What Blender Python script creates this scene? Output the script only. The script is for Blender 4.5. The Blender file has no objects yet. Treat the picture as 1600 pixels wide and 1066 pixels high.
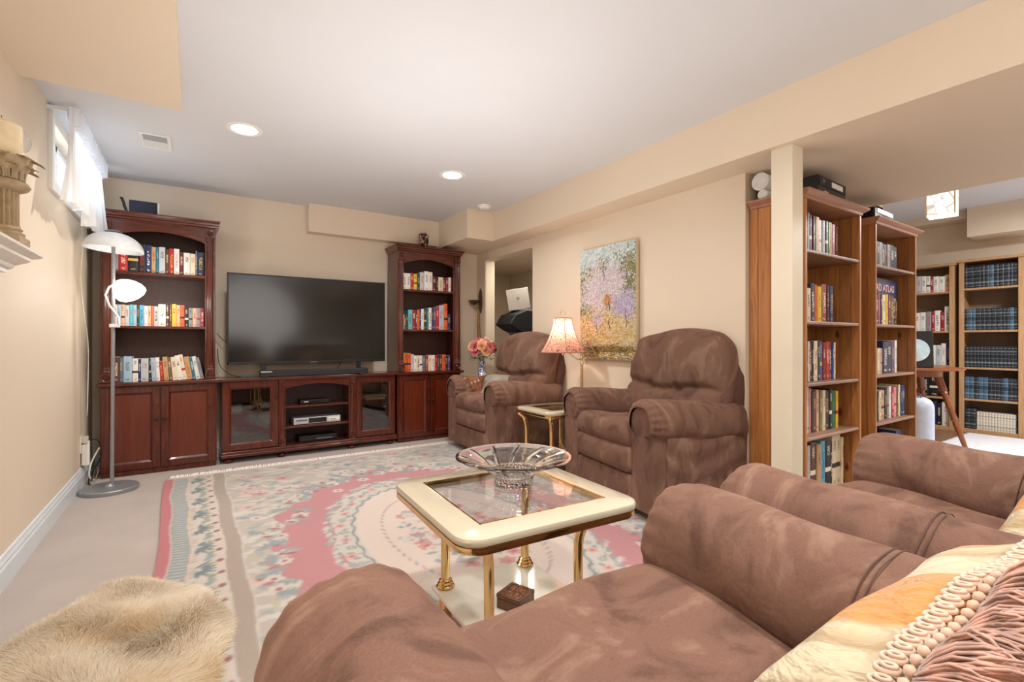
import bpy, bmesh, math, random
import numpy as np
from mathutils import Matrix, Vector, Euler
random.seed(7)
RNG = np.random.default_rng(11)
PI = math.pi
sc = bpy.context.scene
COL = sc.collection
# ------------------------------------------------------------------ camera
H = 1.05
cam_d = bpy.data.cameras.new('camera'); cam = bpy.data.objects.new('camera', cam_d); COL.objects.link(cam)
cam_d.sensor_width = 36; cam_d.lens = 748 / 1600 * 36; cam_d.clip_start = .02; cam_d.clip_end = 60
cam.location = (0, 0, H); cam.rotation_euler = (PI / 2, 0, -math.atan(495 / 748))
sc.camera = cam
# ------------------------------------------------------------------ view, world
sc.view_settings.view_transform = 'Standard'; sc.view_settings.look = 'None'
sc.view_settings.gamma = 1; sc.view_settings.use_curve_mapping = False
sc.view_settings.exposure = 0.42
w = bpy.data.worlds.new('world'); sc.world = w; w.use_nodes = True
w.node_tree.nodes['Background'].inputs[0].default_value = (.80, .90, 1, 1)
w.node_tree.nodes['Background'].inputs[1].default_value = 5
# ------------------------------------------------------------------ lights
def area(name, loc, rot, size, power, col=(1, .965, .92), shape='DISK', spread=PI):
    l = bpy.data.lights.new(name, 'AREA'); l.energy = power; l.size = size; l.shape = shape; l.color = col; l.spread = spread
    o = bpy.data.objects.new(name, l); COL.objects.link(o); o.location = loc; o.rotation_euler = rot
    return o
CEIL = 2.39
CANS = [(.26, 3.46), (1.73, 3.49), (.30, .85), (1.60, .85), (.26, -1.2), (1.73, -1.2)]
for x, y in CANS:
    area('can_light', (x, y, CEIL - .03), (0, 0, 0), .13, 13, spread=2.6)
area('bounce_fill', (1.0, -1.2, 1.2), (PI, 0, 0), 1.6, 24, col=(1, .98, .96))  # added uplight behind the camera, no real fixture; brightens the ceiling
area('bounce_fill', (1.0, -2.1, 1.5), (math.radians(80), 0, 0), 1.8, 19, col=(1, .98, .96))  # added soft fill behind the camera, aimed into the room
area('bounce_fill', (1.1, 2.3, 1.0), (PI, 0, 0), 1.6, 15, col=(1, .99, .98))  # added mid-room uplight without any fixture
area('far_room_fill', (5.9, .2, 2.45), (0, 0, 0), .5, 80, col=(.97, .98, 1))  # added fill with no fixture, lifts the far room
area('closet_fill', (3.35, 4.6, 2.05), (0, 0, 0), .4, 9, col=(1, .93, .82))  # added fill so the doorway does not render dark; no lamp there
# ------------------------------------------------------------------ helpers
def lin(c):
    r = []
    for v in c:
        v = v / 255
        r.append(v / 12.92 if v <= .04045 else ((v + .055) / 1.055) ** 2.4)
    return (*r, 1)

def tag(o, label=None, cat=None, group=None, kind=None):
    if label: o['label'] = label
    if cat: o['category'] = cat
    if group: o['group'] = group
    if kind: o['kind'] = kind
    return o

def thing(name, label, cat, loc=(0, 0, 0), rz=0, group=None):
    o = bpy.data.objects.new(name, None); COL.objects.link(o); o.empty_display_size = .05
    o.location = loc; o.rotation_euler = (0, 0, rz)
    return tag(o, label, cat, group)

class MB:
    def __init__(s): s.v = []; s.f = []; s.m = []; s.xf = None
    def add(s, vs, fs, mi=0):
        b = len(s.v)
        if s.xf is not None: vs = [tuple(s.xf @ Vector(p)) for p in vs]
        s.v += [tuple(map(float, p)) for p in vs]
        s.f += [[b + i for i in f] for f in fs]; s.m += [mi] * len(fs)
        return s
    def box(s, x0, y0, z0, x1, y1, z1, mi=0):
        x0, x1 = min(x0, x1), max(x0, x1); y0, y1 = min(y0, y1), max(y0, y1); z0, z1 = min(z0, z1), max(z0, z1)
        return s.add([(x0, y0, z0), (x1, y0, z0), (x1, y1, z0), (x0, y1, z0), (x0, y0, z1), (x1, y0, z1), (x1, y1, z1), (x0, y1, z1)],
                     [(0, 3, 2, 1), (4, 5, 6, 7), (0, 1, 5, 4), (1, 2, 6, 5), (2, 3, 7, 6), (3, 0, 4, 7)], mi)
    def prism(s, poly, axis, a, b, mi=0):
        n = len(poly)
        def P(p, t):
            return {'x': (t, p[0], p[1]), 'y': (p[0], t, p[1]), 'z': (p[0], p[1], t)}[axis]
        vs = [P(p, a) for p in poly] + [P(p, b) for p in poly]
        fs = [tuple(range(n))[::-1], tuple(range(n, 2 * n))] + [(i, (i + 1) % n, n + (i + 1) % n, n + i) for i in range(n)]
        return s.add(vs, fs, mi)
    def lathe(s, prof, c=(0, 0, 0), seg=24, mi=0, axis='z', flute=0, fn=16, caps=True, a0=0, a1=2 * PI):
        vs = []; full = abs(a1 - a0 - 2 * PI) < 1e-6; m = seg if full else seg + 1
        for r, z in prof:
            for k in range(m):
                a = a0 + (a1 - a0) * k / seg
                rr = r * (1 - flute * (.5 + .5 * math.cos(fn * a)))
                p = (rr * math.cos(a), rr * math.sin(a), z)
                if axis == 'x': p = (p[2], p[0], p[1])
                if axis == 'y': p = (p[0], p[2], p[1])
                vs.append((p[0] + c[0], p[1] + c[1], p[2] + c[2]))
        fs = []
        for i in range(len(prof) - 1):
            for k in range(seg):
                k2 = (k + 1) % m
                fs.append((i * m + k, i * m + k2, (i + 1) * m + k2, (i + 1) * m + k))
        if caps:
            fs.append(tuple(range(m))[::-1]); fs.append(tuple(range((len(prof) - 1) * m, len(prof) * m)))
        return s.add(vs, fs, mi)
    def tube(s, pts, r, seg=8, mi=0, closed=False):
        P = [Vector(p) for p in pts]; n = len(P)
        rs = r if isinstance(r, (list, tuple)) else [r] * n
        vs = []; up = None
        for i in range(n):
            if closed: t = P[(i + 1) % n] - P[i - 1]
            else: t = P[min(i + 1, n - 1)] - P[max(i - 1, 0)]
            t.normalize()
            if up is None:
                up = Vector((0, 0, 1)) if abs(t.z) < .9 else Vector((1, 0, 0))
            up = up - t * up.dot(t)
            if up.length < 1e-6: up = t.orthogonal()
            up.normalize(); q = t.cross(up)
            for k in range(seg):
                a = 2 * PI * k / seg
                vs.append(P[i] + rs[i] * (math.cos(a) * up + math.sin(a) * q))
        fs = []
        for i in range(n if closed else n - 1):
            for k in range(seg):
                j = (i + 1) % n; k2 = (k + 1) % seg
                fs.append((i * seg + k, i * seg + k2, j * seg + k2, j * seg + k))
        if not closed: fs += [tuple(range(seg))[::-1], tuple(range((n - 1) * seg, n * seg))]
        return s.add(vs, fs, mi)
    def grid(s, fn, nu, nv, cu=False, cv=False, mi=0):
        vs = [fn(i / (nu if cu else nu - 1), j / (nv if cv else nv - 1)) for i in range(nu) for j in range(nv)]
        fs = []
        for i in range(nu if cu else nu - 1):
            for j in range(nv if cv else nv - 1):
                a, b = (i + 1) % nu, (j + 1) % nv
                fs.append((i * nv + j, a * nv + j, a * nv + b, i * nv + b))
        return s.add(vs, fs, mi)
    def build(s, name, mats, parent=None, smooth=35, bevel=0, seg=2, loc=None, rot=None, sub=0, recalc=True):
        me = bpy.data.meshes.new(name)
        me.from_pydata(s.v, [], s.f)
        if not isinstance(mats, (list, tuple)): mats = [mats]
        for m in mats: me.materials.append(m)
        me.polygons.foreach_set('material_index', s.m)
        if recalc:
            bm = bmesh.new(); bm.from_mesh(me); bmesh.ops.recalc_face_normals(bm, faces=bm.faces); bm.to_mesh(me); bm.free()
        if smooth:
            me.polygons.foreach_set('use_smooth', [True] * len(me.polygons))
            if smooth < 180: me.set_sharp_from_angle(angle=math.radians(smooth))
        o = bpy.data.objects.new(name, me); COL.objects.link(o)
        if parent is not None: o.parent = parent
        if loc: o.location = loc
        if rot: o.rotation_euler = rot
        if bevel:
            b = o.modifiers.new('bevel', 'BEVEL'); b.width = bevel; b.segments = seg; b.limit_method = 'ANGLE'; b.angle_limit = math.radians(40)
            b.harden_normals = True
        if sub:
            b = o.modifiers.new('sub', 'SUBSURF'); b.levels = sub; b.render_levels = sub
        return o

def B(name, mat, p, x0, y0, z0, x1, y1, z1, bevel=.002, seg=2, **k):
    return MB().box(x0, y0, z0, x1, y1, z1).build(name, mat, p, bevel=bevel, seg=seg, **k)

def struct(o, label=None):
    o['kind'] = 'structure'
    if label: o['label'] = label
    return o

def np_mesh(name, V, F, mat, parent=None, smooth=True, colors=None, loc=None, rot=None):
    """V (n,3), F (m,k) numpy"""
    me = bpy.data.meshes.new(name); k = F.shape[1]
    me.vertices.add(len(V)); me.vertices.foreach_set('co', V.astype('f4').ravel())
    me.loops.add(F.size); me.loops.foreach_set('vertex_index', F.astype('i4').ravel())
    me.polygons.add(len(F)); me.polygons.foreach_set('loop_start', np.arange(0, F.size, k, dtype='i4'))
    me.polygons.foreach_set('use_smooth', np.full(len(F), bool(smooth)))
    me.update(calc_edges=True)
    if colors is not None:
        a = me.color_attributes.new('paint', 'FLOAT_COLOR', 'POINT'); a.data.foreach_set('color', colors.astype('f4').ravel())
    me.materials.append(mat)
    o = bpy.data.objects.new(name, me); COL.objects.link(o)
    if parent is not None: o.parent = parent
    if loc: o.location = loc
    if rot: o.rotation_euler = rot
    return o

def cushion(name, mat, parent, c, h, r, n=14, puff=(0, 0, 0), fn=None, rot=None, sub=1):
    """rounded box centred at c with half sizes h, corner radius r, puffed faces, optional deform fn(V)"""
    hx, hy, hz = h; V = []; F = []
    t = np.linspace(-1, 1, n + 1); t = np.sin(t * PI / 2) * .35 + t * .65
    a, b = np.meshgrid(t, t, indexing='ij'); o = np.ones_like(a)
    base = 0
    for ax, sg in ((0, 1), (0, -1), (1, 1), (1, -1), (2, 1), (2, -1)):
        g = [None] * 3; g[ax] = sg * o; q = [i for i in range(3) if i != ax]; g[q[0]] = a; g[q[1]] = b
        V.append(np.stack(g, -1).reshape(-1, 3))
        idx = np.arange((n + 1) ** 2).reshape(n + 1, n + 1) + base
        F.append(np.stack([idx[:-1, :-1], idx[1:, :-1], idx[1:, 1:], idx[:-1, 1:]], -1).reshape(-1, 4)); base += (n + 1) ** 2
    V = np.concatenate(V); F = np.concatenate(F)
    hh = np.array(h); P = V * hh; rr = np.minimum(r, hh * .98)
    inner = np.clip(P, -(hh - rr), hh - rr); d = (P - inner) / rr
    L = np.linalg.norm(d, axis=1, keepdims=True); d = d / np.maximum(L, 1e-6)
    P = inner + d * rr
    u = np.clip(P / hh, -1, 1)
    for i in range(3):
        if puff[i]:
            j, k = [q for q in range(3) if q != i]
            P[:, i] += u[:, i] * puff[i] * (1 - u[:, j] ** 2) * (1 - u[:, k] ** 2)
    if fn is not None: P = fn(P)
    me = bpy.data.meshes.new(name); me.from_pydata(P.tolist(), [], F.tolist()); me.materials.append(mat)
    bm = bmesh.new(); bm.from_mesh(me); bmesh.ops.remove_doubles(bm, verts=bm.verts, dist=1e-5)
    bmesh.ops.recalc_face_normals(bm, faces=bm.faces); bm.to_mesh(me); bm.free()
    me.polygons.foreach_set('use_smooth', [True] * len(me.polygons))
    ob = bpy.data.objects.new(name, me); COL.objects.link(ob)
    if parent is not None: ob.parent = parent
    ob.location = c
    if rot: ob.rotation_euler = rot
    if sub:
        m = ob.modifiers.new('sub', 'SUBSURF'); m.levels = sub; m.render_levels = sub
    return ob

# ------------------------------------------------------------------ materials
def mat_new(name):
    m = bpy.data.materials.new(name); m.use_nodes = True
    nt = m.node_tree; return m, nt, nt.nodes['Principled BSDF']
def setp(b, **k):
    for a, v in k.items():
        a = {'rough': 'Roughness', 'metal': 'Metallic', 'spec': 'Specular IOR Level', 'sheen': 'Sheen Weight', 'sheenr': 'Sheen Roughness',
             'trans': 'Transmission Weight', 'ior': 'IOR', 'coat': 'Coat Weight', 'alpha': 'Alpha', 'sss': 'Subsurface Weight'}.get(a, a)
        b.inputs[a].default_value = v
def nd(nt, t, **k):
    n = nt.nodes.new(t)
    for a, v in k.items():
        if a.startswith('_'): setattr(n, a[1:], v)
        else:
            s = n.inputs[int(a[1:]) if a[0] == 'i' and a[1:].isdigit() else a.replace('_', ' ')]
            if isinstance(v, bpy.types.NodeSocket): nt.links.new(v, s)
            else: s.default_value = v
    return n
def ramp(nt, fac, stops, interp='LINEAR'):
    n = nt.nodes.new('ShaderNodeValToRGB'); n.color_ramp.interpolation = interp
    e = n.color_ramp.elements
    while len(e) < len(stops): e.new(.5)
    for q, (p, c) in zip(e, stops): q.position = p; q.color = c
    nt.links.new(fac, n.inputs[0]); return n.outputs[0]
def coords(nt, kind='Object', scale=(1, 1, 1)):
    c = nt.nodes.new('ShaderNodeTexCoord'); m = nd(nt, 'ShaderNodeMapping', Scale=scale)
    nt.links.new(c.outputs[kind], m.inputs['Vector']); return m.outputs[0]
def noise(nt, vec, scale, detail=3, rough=.5, dist=0):
    return nd(nt, 'ShaderNodeTexNoise', Vector=vec, Scale=scale, Detail=detail, Roughness=rough, Distortion=dist).outputs[0]
def bump(nt, b, h, strength=.3, dist=.01):
    n = nd(nt, 'ShaderNodeBump', Strength=strength, Distance=dist, Height=h); nt.links.new(n.outputs[0], b.inputs['Normal'])
def plain(name, c, rough=.6, metal=0, var=.06, nscale=30, bmp=0, **k):
    m, nt, b = mat_new(name); setp(b, rough=rough, metal=metal, **k)
    v = coords(nt); f = noise(nt, v, nscale, 3); c = lin(c)
    lo = tuple(x * (1 - var) for x in c[:3]) + (1,); hi = tuple(min(1, x * (1 + var)) for x in c[:3]) + (1,)
    nt.links.new(ramp(nt, f, [(.3, lo), (.7, hi)]), b.inputs['Base Color'])
    if bmp: bump(nt, b, f, bmp, .004)
    return m
def wood(name, c1, c2, rough=.35, scale=(14, 14, 1.2), coat=0, knots=None, warp=2.5):
    m, nt, b = mat_new(name); setp(b, rough=rough, coat=coat)
    v = coords(nt, 'Object', scale); f = noise(nt, v, 2.2, 5, .6, warp)
    col = ramp(nt, f, [(.28, lin(c1)), (.5, lin(tuple((a + q) / 2 for a, q in zip(c1, c2)))), (.72, lin(c2))])
    if name.startswith('pine'):
        oi = nt.nodes.new('ShaderNodeObjectInfo'); hv = nd(nt, 'ShaderNodeHueSaturation', Value=nd(nt, 'ShaderNodeMath', _operation='MULTIPLY_ADD', i0=oi.outputs['Random'], i1=.34, i2=.78).outputs[0])
        nt.links.new(col, hv.inputs['Color']); col = hv.outputs[0]
    if knots:
        kv = coords(nt, 'Object', knots[1])
        vo = nd(nt, 'ShaderNodeTexVoronoi', Vector=kv, Scale=1.0, Randomness=1.0)
        g = nd(nt, 'ShaderNodeMath', _operation='LESS_THAN', i0=nd(nt, 'ShaderNodeSeparateColor', i0=vo.outputs['Color']).outputs[0], i1=.7)
        k = ramp(nt, vo.outputs['Distance'], [(.06, (1, 1, 1, 1)), (.17, (0, 0, 0, 1))])
        kk = nd(nt, 'ShaderNodeMath', _operation='MULTIPLY', i0=k, i1=g.outputs[0])
        mx = nd(nt, 'ShaderNodeMix', _data_type='RGBA'); nt.links.new(kk.outputs[0], mx.inputs[0]); nt.links.new(col, mx.inputs[6]); mx.inputs[7].default_value = lin(knots[0])
        col = mx.outputs[2]
    nt.links.new(col, b.inputs['Base Color']); bump(nt, b, f, .08, .002)
    return m
M = {}
M['wall'] = plain('wall_paint', (224, 208, 186), .62, var=.012, nscale=2)
M['wall2'] = plain('wall_paint_soffit', (226, 209, 186), .62, var=.012, nscale=2)
M['ceiling'] = plain('ceiling_paint', (216, 217, 219), .8, var=.012, nscale=2)
M['trim'] = plain('trim_paint', (214, 220, 224), .4, var=.03, nscale=8)
M['white'] = plain('white_paint', (238, 236, 230), .4, var=.02)
M['cherry'] = wood('cherry_wood', (56, 19, 9), (106, 40, 20), .24, coat=.35)
M['cherry_h'] = wood('cherry_wood_across', (56, 19, 9), (106, 40, 20), .24, (1.2, 14, 14), coat=.3)
M['cherry_dark'] = wood('cherry_wood_inside', (44, 18, 12), (74, 32, 22), .45)
M['cherry_panel'] = wood('cherry_panel_wood', (84, 31, 15), (110, 44, 23), .28, (10, 10, 1.0), coat=.2)
M['hutch_back'] = wood('hutch_back_panel_wood', (62, 34, 24), (82, 48, 34), .5, (30, 30, 1.5))
M['pine'] = wood('pine_wood', (176, 124, 74), (212, 164, 108), .45, (11, 11, .7), knots=((92, 42, 18), (9, .4, 3.2)))
M['pine_side'] = wood('pine_side_board_wood', (142, 86, 42), (188, 128, 72), .42, (11, 11, .7), knots=((84, 36, 16), (.4, 10, 4.2)))
M['pine_h'] = wood('pine_cornice_wood', (146, 98, 74), (176, 126, 98), .42, (.7, 9, 9))
M['pine_shelf'] = wood('pine_shelf_wood', (138, 100, 80), (166, 126, 102), .38, (.7, 9, 9))
M['oak'] = wood('far_case_wood', (168, 128, 88), (194, 154, 112), .45, (9, 9, .8))
M['oak_back'] = wood('far_case_back_wood', (128, 104, 84), (146, 122, 100), .55, (30, 30, .8))
M['stool'] = wood('turned_leg_wood', (112, 58, 28), (150, 82, 42), .35, coat=.2)
M['box_wood'] = wood('inlaid_box_wood', (70, 38, 20), (110, 66, 38), .45)
M['black'] = plain('black_plastic', (16, 16, 18), .38)
M['black_matt'] = plain('black_matt_plastic', (26, 27, 30), .6)
M['grey_pl'] = plain('grey_plastic', (92, 98, 108), .45)
M['silver'] = plain('silver_plastic', (196, 198, 202), .35, metal=.4)
M['lampgrey'] = plain('lamp_grey_enamel', (150, 152, 156), .35, metal=.5)
M['lampwhite'] = plain('lamp_white_enamel', (222, 224, 226), .4)
M['brass'] = plain('polished_brass', (228, 194, 134), .12, metal=1, var=.03)
M['brass_pale'] = plain('pale_brass', (226, 208, 168), .25, metal=1)
M['enamel'] = plain('cream_enamel', (198, 187, 164), .14, var=.01, coat=.6)
M['shelf_enamel'] = plain('cream_gloss_shelf', (214, 208, 194), .10, var=.01, coat=.6)
M['foam'] = plain('clear_dark', (20, 20, 24), .2)
M['paper'] = plain('page_paper', (226, 218, 200), .8)
M['paperwhite'] = plain('roll_paper', (226, 224, 220), .7)
M['candle'] = plain('candle_wax', (232, 216, 180), .5, sss=.3)
M['stone'] = plain('carved_capital_resin', (170, 148, 116), .7, var=.15, nscale=40, bmp=.4)
M['mantel'] = plain('mantel_paint', (232, 226, 216), .45)
M['leaf'] = plain('silk_leaf', (54, 74, 44), .6, var=.3)
M['silverpil'] = plain('silver_satin', (150, 142, 128), .22, sheen=.5, var=.25, nscale=9)
M['brownpil'] = plain('bronze_satin', (112, 62, 30), .22, sheen=.4, var=.4, nscale=14)
M['cord_w'] = plain('white_cord', (216, 208, 192), .5)
M['ventslat'] = plain('vent_slat_grey', (176, 178, 180), .5)
M['logo'] = plain('grey_logo', (110, 108, 108), .5)
M['rubber'] = plain('black_rubber', (18, 18, 18), .7)

def glass_mat(name, c=(1, 1, 1, 1), rough=0.0, ior=1.5):
    m, nt, b = mat_new(name); setp(b, rough=rough, trans=1, ior=ior); b.inputs['Base Color'].default_value = c; return m
M['crystal'] = glass_mat('crystal_glass', (.97, .98, .98, 1), 0, 1.52)
M['tglass'] = glass_mat('table_top_glass', (.92, .93, .94, 1), 0, 1.45)
def thin_glass(name, tint, refl=.12):
    m, nt, b = mat_new(name); nt.nodes.remove(b)
    t = nd(nt, 'ShaderNodeBsdfTransparent', Color=tint); g = nd(nt, 'ShaderNodeBsdfGlossy', Roughness=.02)
    fr = nd(nt, 'ShaderNodeLayerWeight', Blend=.35); pw = nd(nt, 'ShaderNodeMath', _operation='POWER', i0=fr.outputs['Facing'], i1=3.0)
    ad = nd(nt, 'ShaderNodeMath', _operation='MULTIPLY_ADD', i0=pw.outputs[0], i1=.75, i2=refl)
    mx = nd(nt, 'ShaderNodeMixShader'); nt.links.new(ad.outputs[0], mx.inputs[0]); nt.links.new(t.outputs[0], mx.inputs[1]); nt.links.new(g.outputs[0], mx.inputs[2])
    nt.links.new(mx.outputs[0], nt.nodes['Material Output'].inputs[0]); return m
M['door_glass'] = thin_glass('cabinet_door_glass', (.6, .6, .6, 1), .12)
M['win_glass'] = thin_glass('window_glass', (.95, .97, 1, 1), .0)
M['table_pane'] = thin_glass('table_pane_glass', (.93, .94, .95, 1), .05)
def emis(name, c, s):
    m, nt, b = mat_new(name); b.inputs['Emission Color'].default_value = lin(c); b.inputs['Emission Strength'].default_value = s
    b.inputs['Base Color'].default_value = lin(c); return m
M['bulb'] = emis('lamp_bulb', (255, 252, 246), 6)
M['can'] = emis('can_bulb', (255, 250, 244), 12)
m, nt, b = mat_new('tv_screen_panel'); M['screen'] = m
setp(b, rough=.13, spec=.6); b.inputs['Base Color'].default_value = lin((14, 12, 12))
# carpet
m, nt, b = mat_new('carpet'); M['carpet'] = m; setp(b, rough=.95, sheen=.25)
v = coords(nt); f1 = noise(nt, v, 3, 4, .6); f2 = noise(nt, v, 420, 2)
mx = nd(nt, 'ShaderNodeMix', _data_type='RGBA'); mx.inputs[0].default_value = .35
nt.links.new(ramp(nt, f1, [(.3, lin((154, 142, 134))), (.7, lin((172, 159, 151)))]), mx.inputs[6])
nt.links.new(ramp(nt, f2, [(.3, lin((146, 132, 124))), (.7, lin((204, 192, 184)))]), mx.inputs[7])
nt.links.new(mx.outputs[2], b.inputs['Base Color']); bump(nt, b, f2, .5, .004)
# suede
def suede(name, dark, mid, light):
    m, nt, b = mat_new(name); setp(b, rough=.85, sheen=.7, sheenr=.4, spec=.15)
    b.inputs['Sheen Tint'].default_value = lin(light)
    v = coords(nt); f = noise(nt, coords(nt, 'Object', (1, 1.6, .8)), 4.6, 4, .6, .9); f2 = noise(nt, v, 300, 2)
    mx = nd(nt, 'ShaderNodeMix', _data_type='RGBA'); mx.inputs[0].default_value = .05
    nt.links.new(ramp(nt, f, [(.34, lin(dark)), (.46, lin(mid)), (.54, lin(mid)), (.64, lin(light))]), mx.inputs[6])
    nt.links.new(ramp(nt, f2, [(.3, (0, 0, 0, 1)), (.7, lin((200, 160, 140)))]), mx.inputs[7])
    nt.links.new(mx.outputs[2], b.inputs['Base Color'])
    f3 = noise(nt, v, 9, 3, .55, .8)
    ad = nd(nt, 'ShaderNodeMath', _operation='ADD', i0=f3, i1=nd(nt, 'ShaderNodeMath', _operation='MULTIPLY', i0=f2, i1=.015).outputs[0])
    bump(nt, b, ad.outputs[0], .35, .02)
    return m
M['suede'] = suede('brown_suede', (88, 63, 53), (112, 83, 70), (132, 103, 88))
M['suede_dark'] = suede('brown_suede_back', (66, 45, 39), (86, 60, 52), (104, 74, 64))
M['seam'] = plain('suede_seam', (88, 62, 53), .9)
# painted vertex attribute
def attr_mat(name, rough=.9, bmps=0, nscale=200, sheen=0):
    m, nt, b = mat_new(name); setp(b, rough=rough, sheen=sheen)
    a = nd(nt, 'ShaderNodeAttribute', _attribute_name='paint'); v = coords(nt); f = noise(nt, v, nscale, 3, .6)
    hs = nd(nt, 'ShaderNodeMix', _data_type='RGBA', _blend_type='MULTIPLY'); hs.inputs[0].default_value = 1
    nt.links.new(a.outputs['Color'], hs.inputs[6]); nt.links.new(ramp(nt, f, [(.3, (.86, .86, .86, 1)), (.7, (1, 1, 1, 1))]), hs.inputs[7])
    nt.links.new(hs.outputs[2], b.inputs['Base Color'])
    if bmps: bump(nt, b, f, bmps, .004)
    return m
M['rug'] = attr_mat('rug_wool', .95, .5, 300, .2)
M['canvas'] = attr_mat('oil_paint', .5, .5, 90)
# sheer fabric
m, nt, b = mat_new('sheer_fabric'); M['sheer'] = m
nt.nodes.remove(b); d = nd(nt, 'ShaderNodeBsdfDiffuse', Color=(.93, .94, .96, 1)); t = nd(nt, 'ShaderNodeBsdfTranslucent', Color=(.93, .95, .98, 1)); tr = nd(nt, 'ShaderNodeBsdfTransparent')
a1 = nd(nt, 'ShaderNodeMixShader', i0=.45); nt.links.new(d.outputs[0], a1.inputs[1]); nt.links.new(t.outputs[0], a1.inputs[2])
a2 = nd(nt, 'ShaderNodeMixShader', i0=.18); nt.links.new(a1.outputs[0], a2.inputs[1]); nt.links.new(tr.outputs[0], a2.inputs[2])
nt.links.new(a2.outputs[0], nt.nodes['Material Output'].inputs[0])

BOOKC = {'white': (226, 222, 214), 'cream': (222, 206, 176), 'grey': (140, 142, 144), 'black': (24, 24, 28), 'red': (176, 30, 30), 'crimson': (150, 26, 48),
         'maroon': (96, 28, 34), 'orange': (214, 96, 44), 'yellow': (224, 184, 52), 'navy': (30, 42, 88), 'blue': (52, 88, 148), 'pale blue': (160, 186, 204),
         'teal': (30, 110, 130), 'green': (40, 106, 66), 'dark green': (28, 58, 44), 'brown': (86, 54, 38), 'tan': (190, 150, 104), 'pink': (214, 140, 144),
         'purple': (92, 62, 110), 'turquoise': (90, 184, 190), 'magenta': (150, 30, 100), 'peach': (226, 176, 140), 'dark blue': (32, 44, 62), 'slate': (92, 108, 124),
         'silver grey': (186, 190, 194), 'olive': (120, 116, 60), 'sky blue': (84, 166, 204), 'dark red': (120, 24, 28), 'mottled brown': (120, 90, 70)}
INKS = {'light': (236, 226, 200), 'dark': (34, 30, 34), 'gold': (206, 168, 92), 'red': (180, 40, 36)}
_bm = {}
def book_mat(cn, ink, style):
    k = (cn, ink, style)
    if k in _bm: return _bm[k]
    m, nt, b = mat_new('book_cover_' + cn.replace(' ', '_')); setp(b, rough=.42)
    base = lin(BOOKC[cn]); ik = lin(INKS[ink])
    tc = nt.nodes.new('ShaderNodeTexCoord'); g = nd(nt, 'ShaderNodeSeparateXYZ', i0=tc.outputs['Generated'])
    oi = nt.nodes.new('ShaderNodeObjectInfo')
    mp = nd(nt, 'ShaderNodeMapping', Vector=tc.outputs['Object'], Scale=(120, 1, 420 if style != 2 else 240))
    cb = nd(nt, 'ShaderNodeCombineXYZ', i0=oi.outputs['Random'], i1=oi.outputs['Random'], i2=oi.outputs['Random'])
    sc_ = nd(nt, 'ShaderNodeVectorMath', _operation='MULTIPLY_ADD', i0=cb.outputs[0], i1=(50, 50, 50)); nt.links.new(mp.outputs[0], sc_.inputs[2])
    n = noise(nt, sc_.outputs[0], 1.0, 1)
    def ma(op, a, c=0.0): return nd(nt, 'ShaderNodeMath', _operation=op, i0=a, i1=c).outputs[0]
    letter = ma('GREATER_THAN', n, .53)
    inx = ma('LESS_THAN', ma('ABSOLUTE', ma('SUBTRACT', g.outputs[0], .5)), .24)
    c0, hw = {0: (.62, .18), 1: (.7, .12), 2: (.52, .26), 3: (.8, .1)}[style]
    inz = ma('LESS_THAN', ma('ABSOLUTE', ma('SUBTRACT', g.outputs[2], c0)), hw)
    foot = ma('LESS_THAN', ma('ABSOLUTE', ma('SUBTRACT', g.outputs[2], .1)), .035)
    spine = ma('LESS_THAN', g.outputs[1], .06)
    mask = ma('MULTIPLY', ma('MULTIPLY', letter, inx), ma('MULTIPLY', ma('MAXIMUM', inz, foot), spine))
    band = None
    if style == 3:
        band = ma('MULTIPLY', ma('LESS_THAN', ma('ABSOLUTE', ma('SUBTRACT', g.outputs[2], .42)), .045), spine)
        mask = ma('MAXIMUM', mask, band)
    if style == 4: pass
    mx = nd(nt, 'ShaderNodeMix', _data_type='RGBA'); nt.links.new(mask, mx.inputs[0]); mx.inputs[6].default_value = base; mx.inputs[7].default_value = ik
    nt.links.new(mx.outputs[2], b.inputs['Base Color']); _bm[k] = m
    return m
# bound encyclopedia spines
def enc_mat(name, base, band, ink):
    m, nt, b = mat_new(name); setp(b, rough=.4)
    tc = nt.nodes.new('ShaderNodeTexCoord'); g = nd(nt, 'ShaderNodeSeparateXYZ', i0=tc.outputs['Generated'])
    col = ramp(nt, g.outputs[2], [(0, lin(base)), (.08, lin(ink)), (.10, lin(base)), (.2, lin(ink)), (.27, lin(base)), (.42, lin(ink)), (.44, lin(band)), (.60, lin(band)), (.62, lin(ink)), (.64, lin(base)), (.74, lin(ink)), (.79, lin(base)), (.9, lin(ink)), (.92, lin(base))], 'CONSTANT')
    mp = nd(nt, 'ShaderNodeMapping', Vector=tc.outputs['Object'], Scale=(120, 1, 160)); n = noise(nt, mp.outputs[0], 1, 1)
    mx = nd(nt, 'ShaderNodeMix', _data_type='RGBA'); mx.inputs[6].default_value = lin(base); nt.links.new(ramp(nt, n, [(.45, (0, 0, 0, 1)), (.5, (1, 1, 1, 1))]), mx.inputs[0]); nt.links.new(col, mx.inputs[7])
    nt.links.new(mx.outputs[2], b.inputs['Base Color']); return m
M['enc_blue'] = enc_mat('encyclopedia_binding', (30, 40, 50), (18, 22, 28), (132, 138, 134))
M['enc_light'] = enc_mat('encyclopedia_binding_light', (62, 92, 116), (22, 30, 40), (140, 150, 150))
M['enc_cream'] = enc_mat('cream_set_binding', (206, 200, 184), (206, 200, 184), (120, 92, 70))

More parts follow.
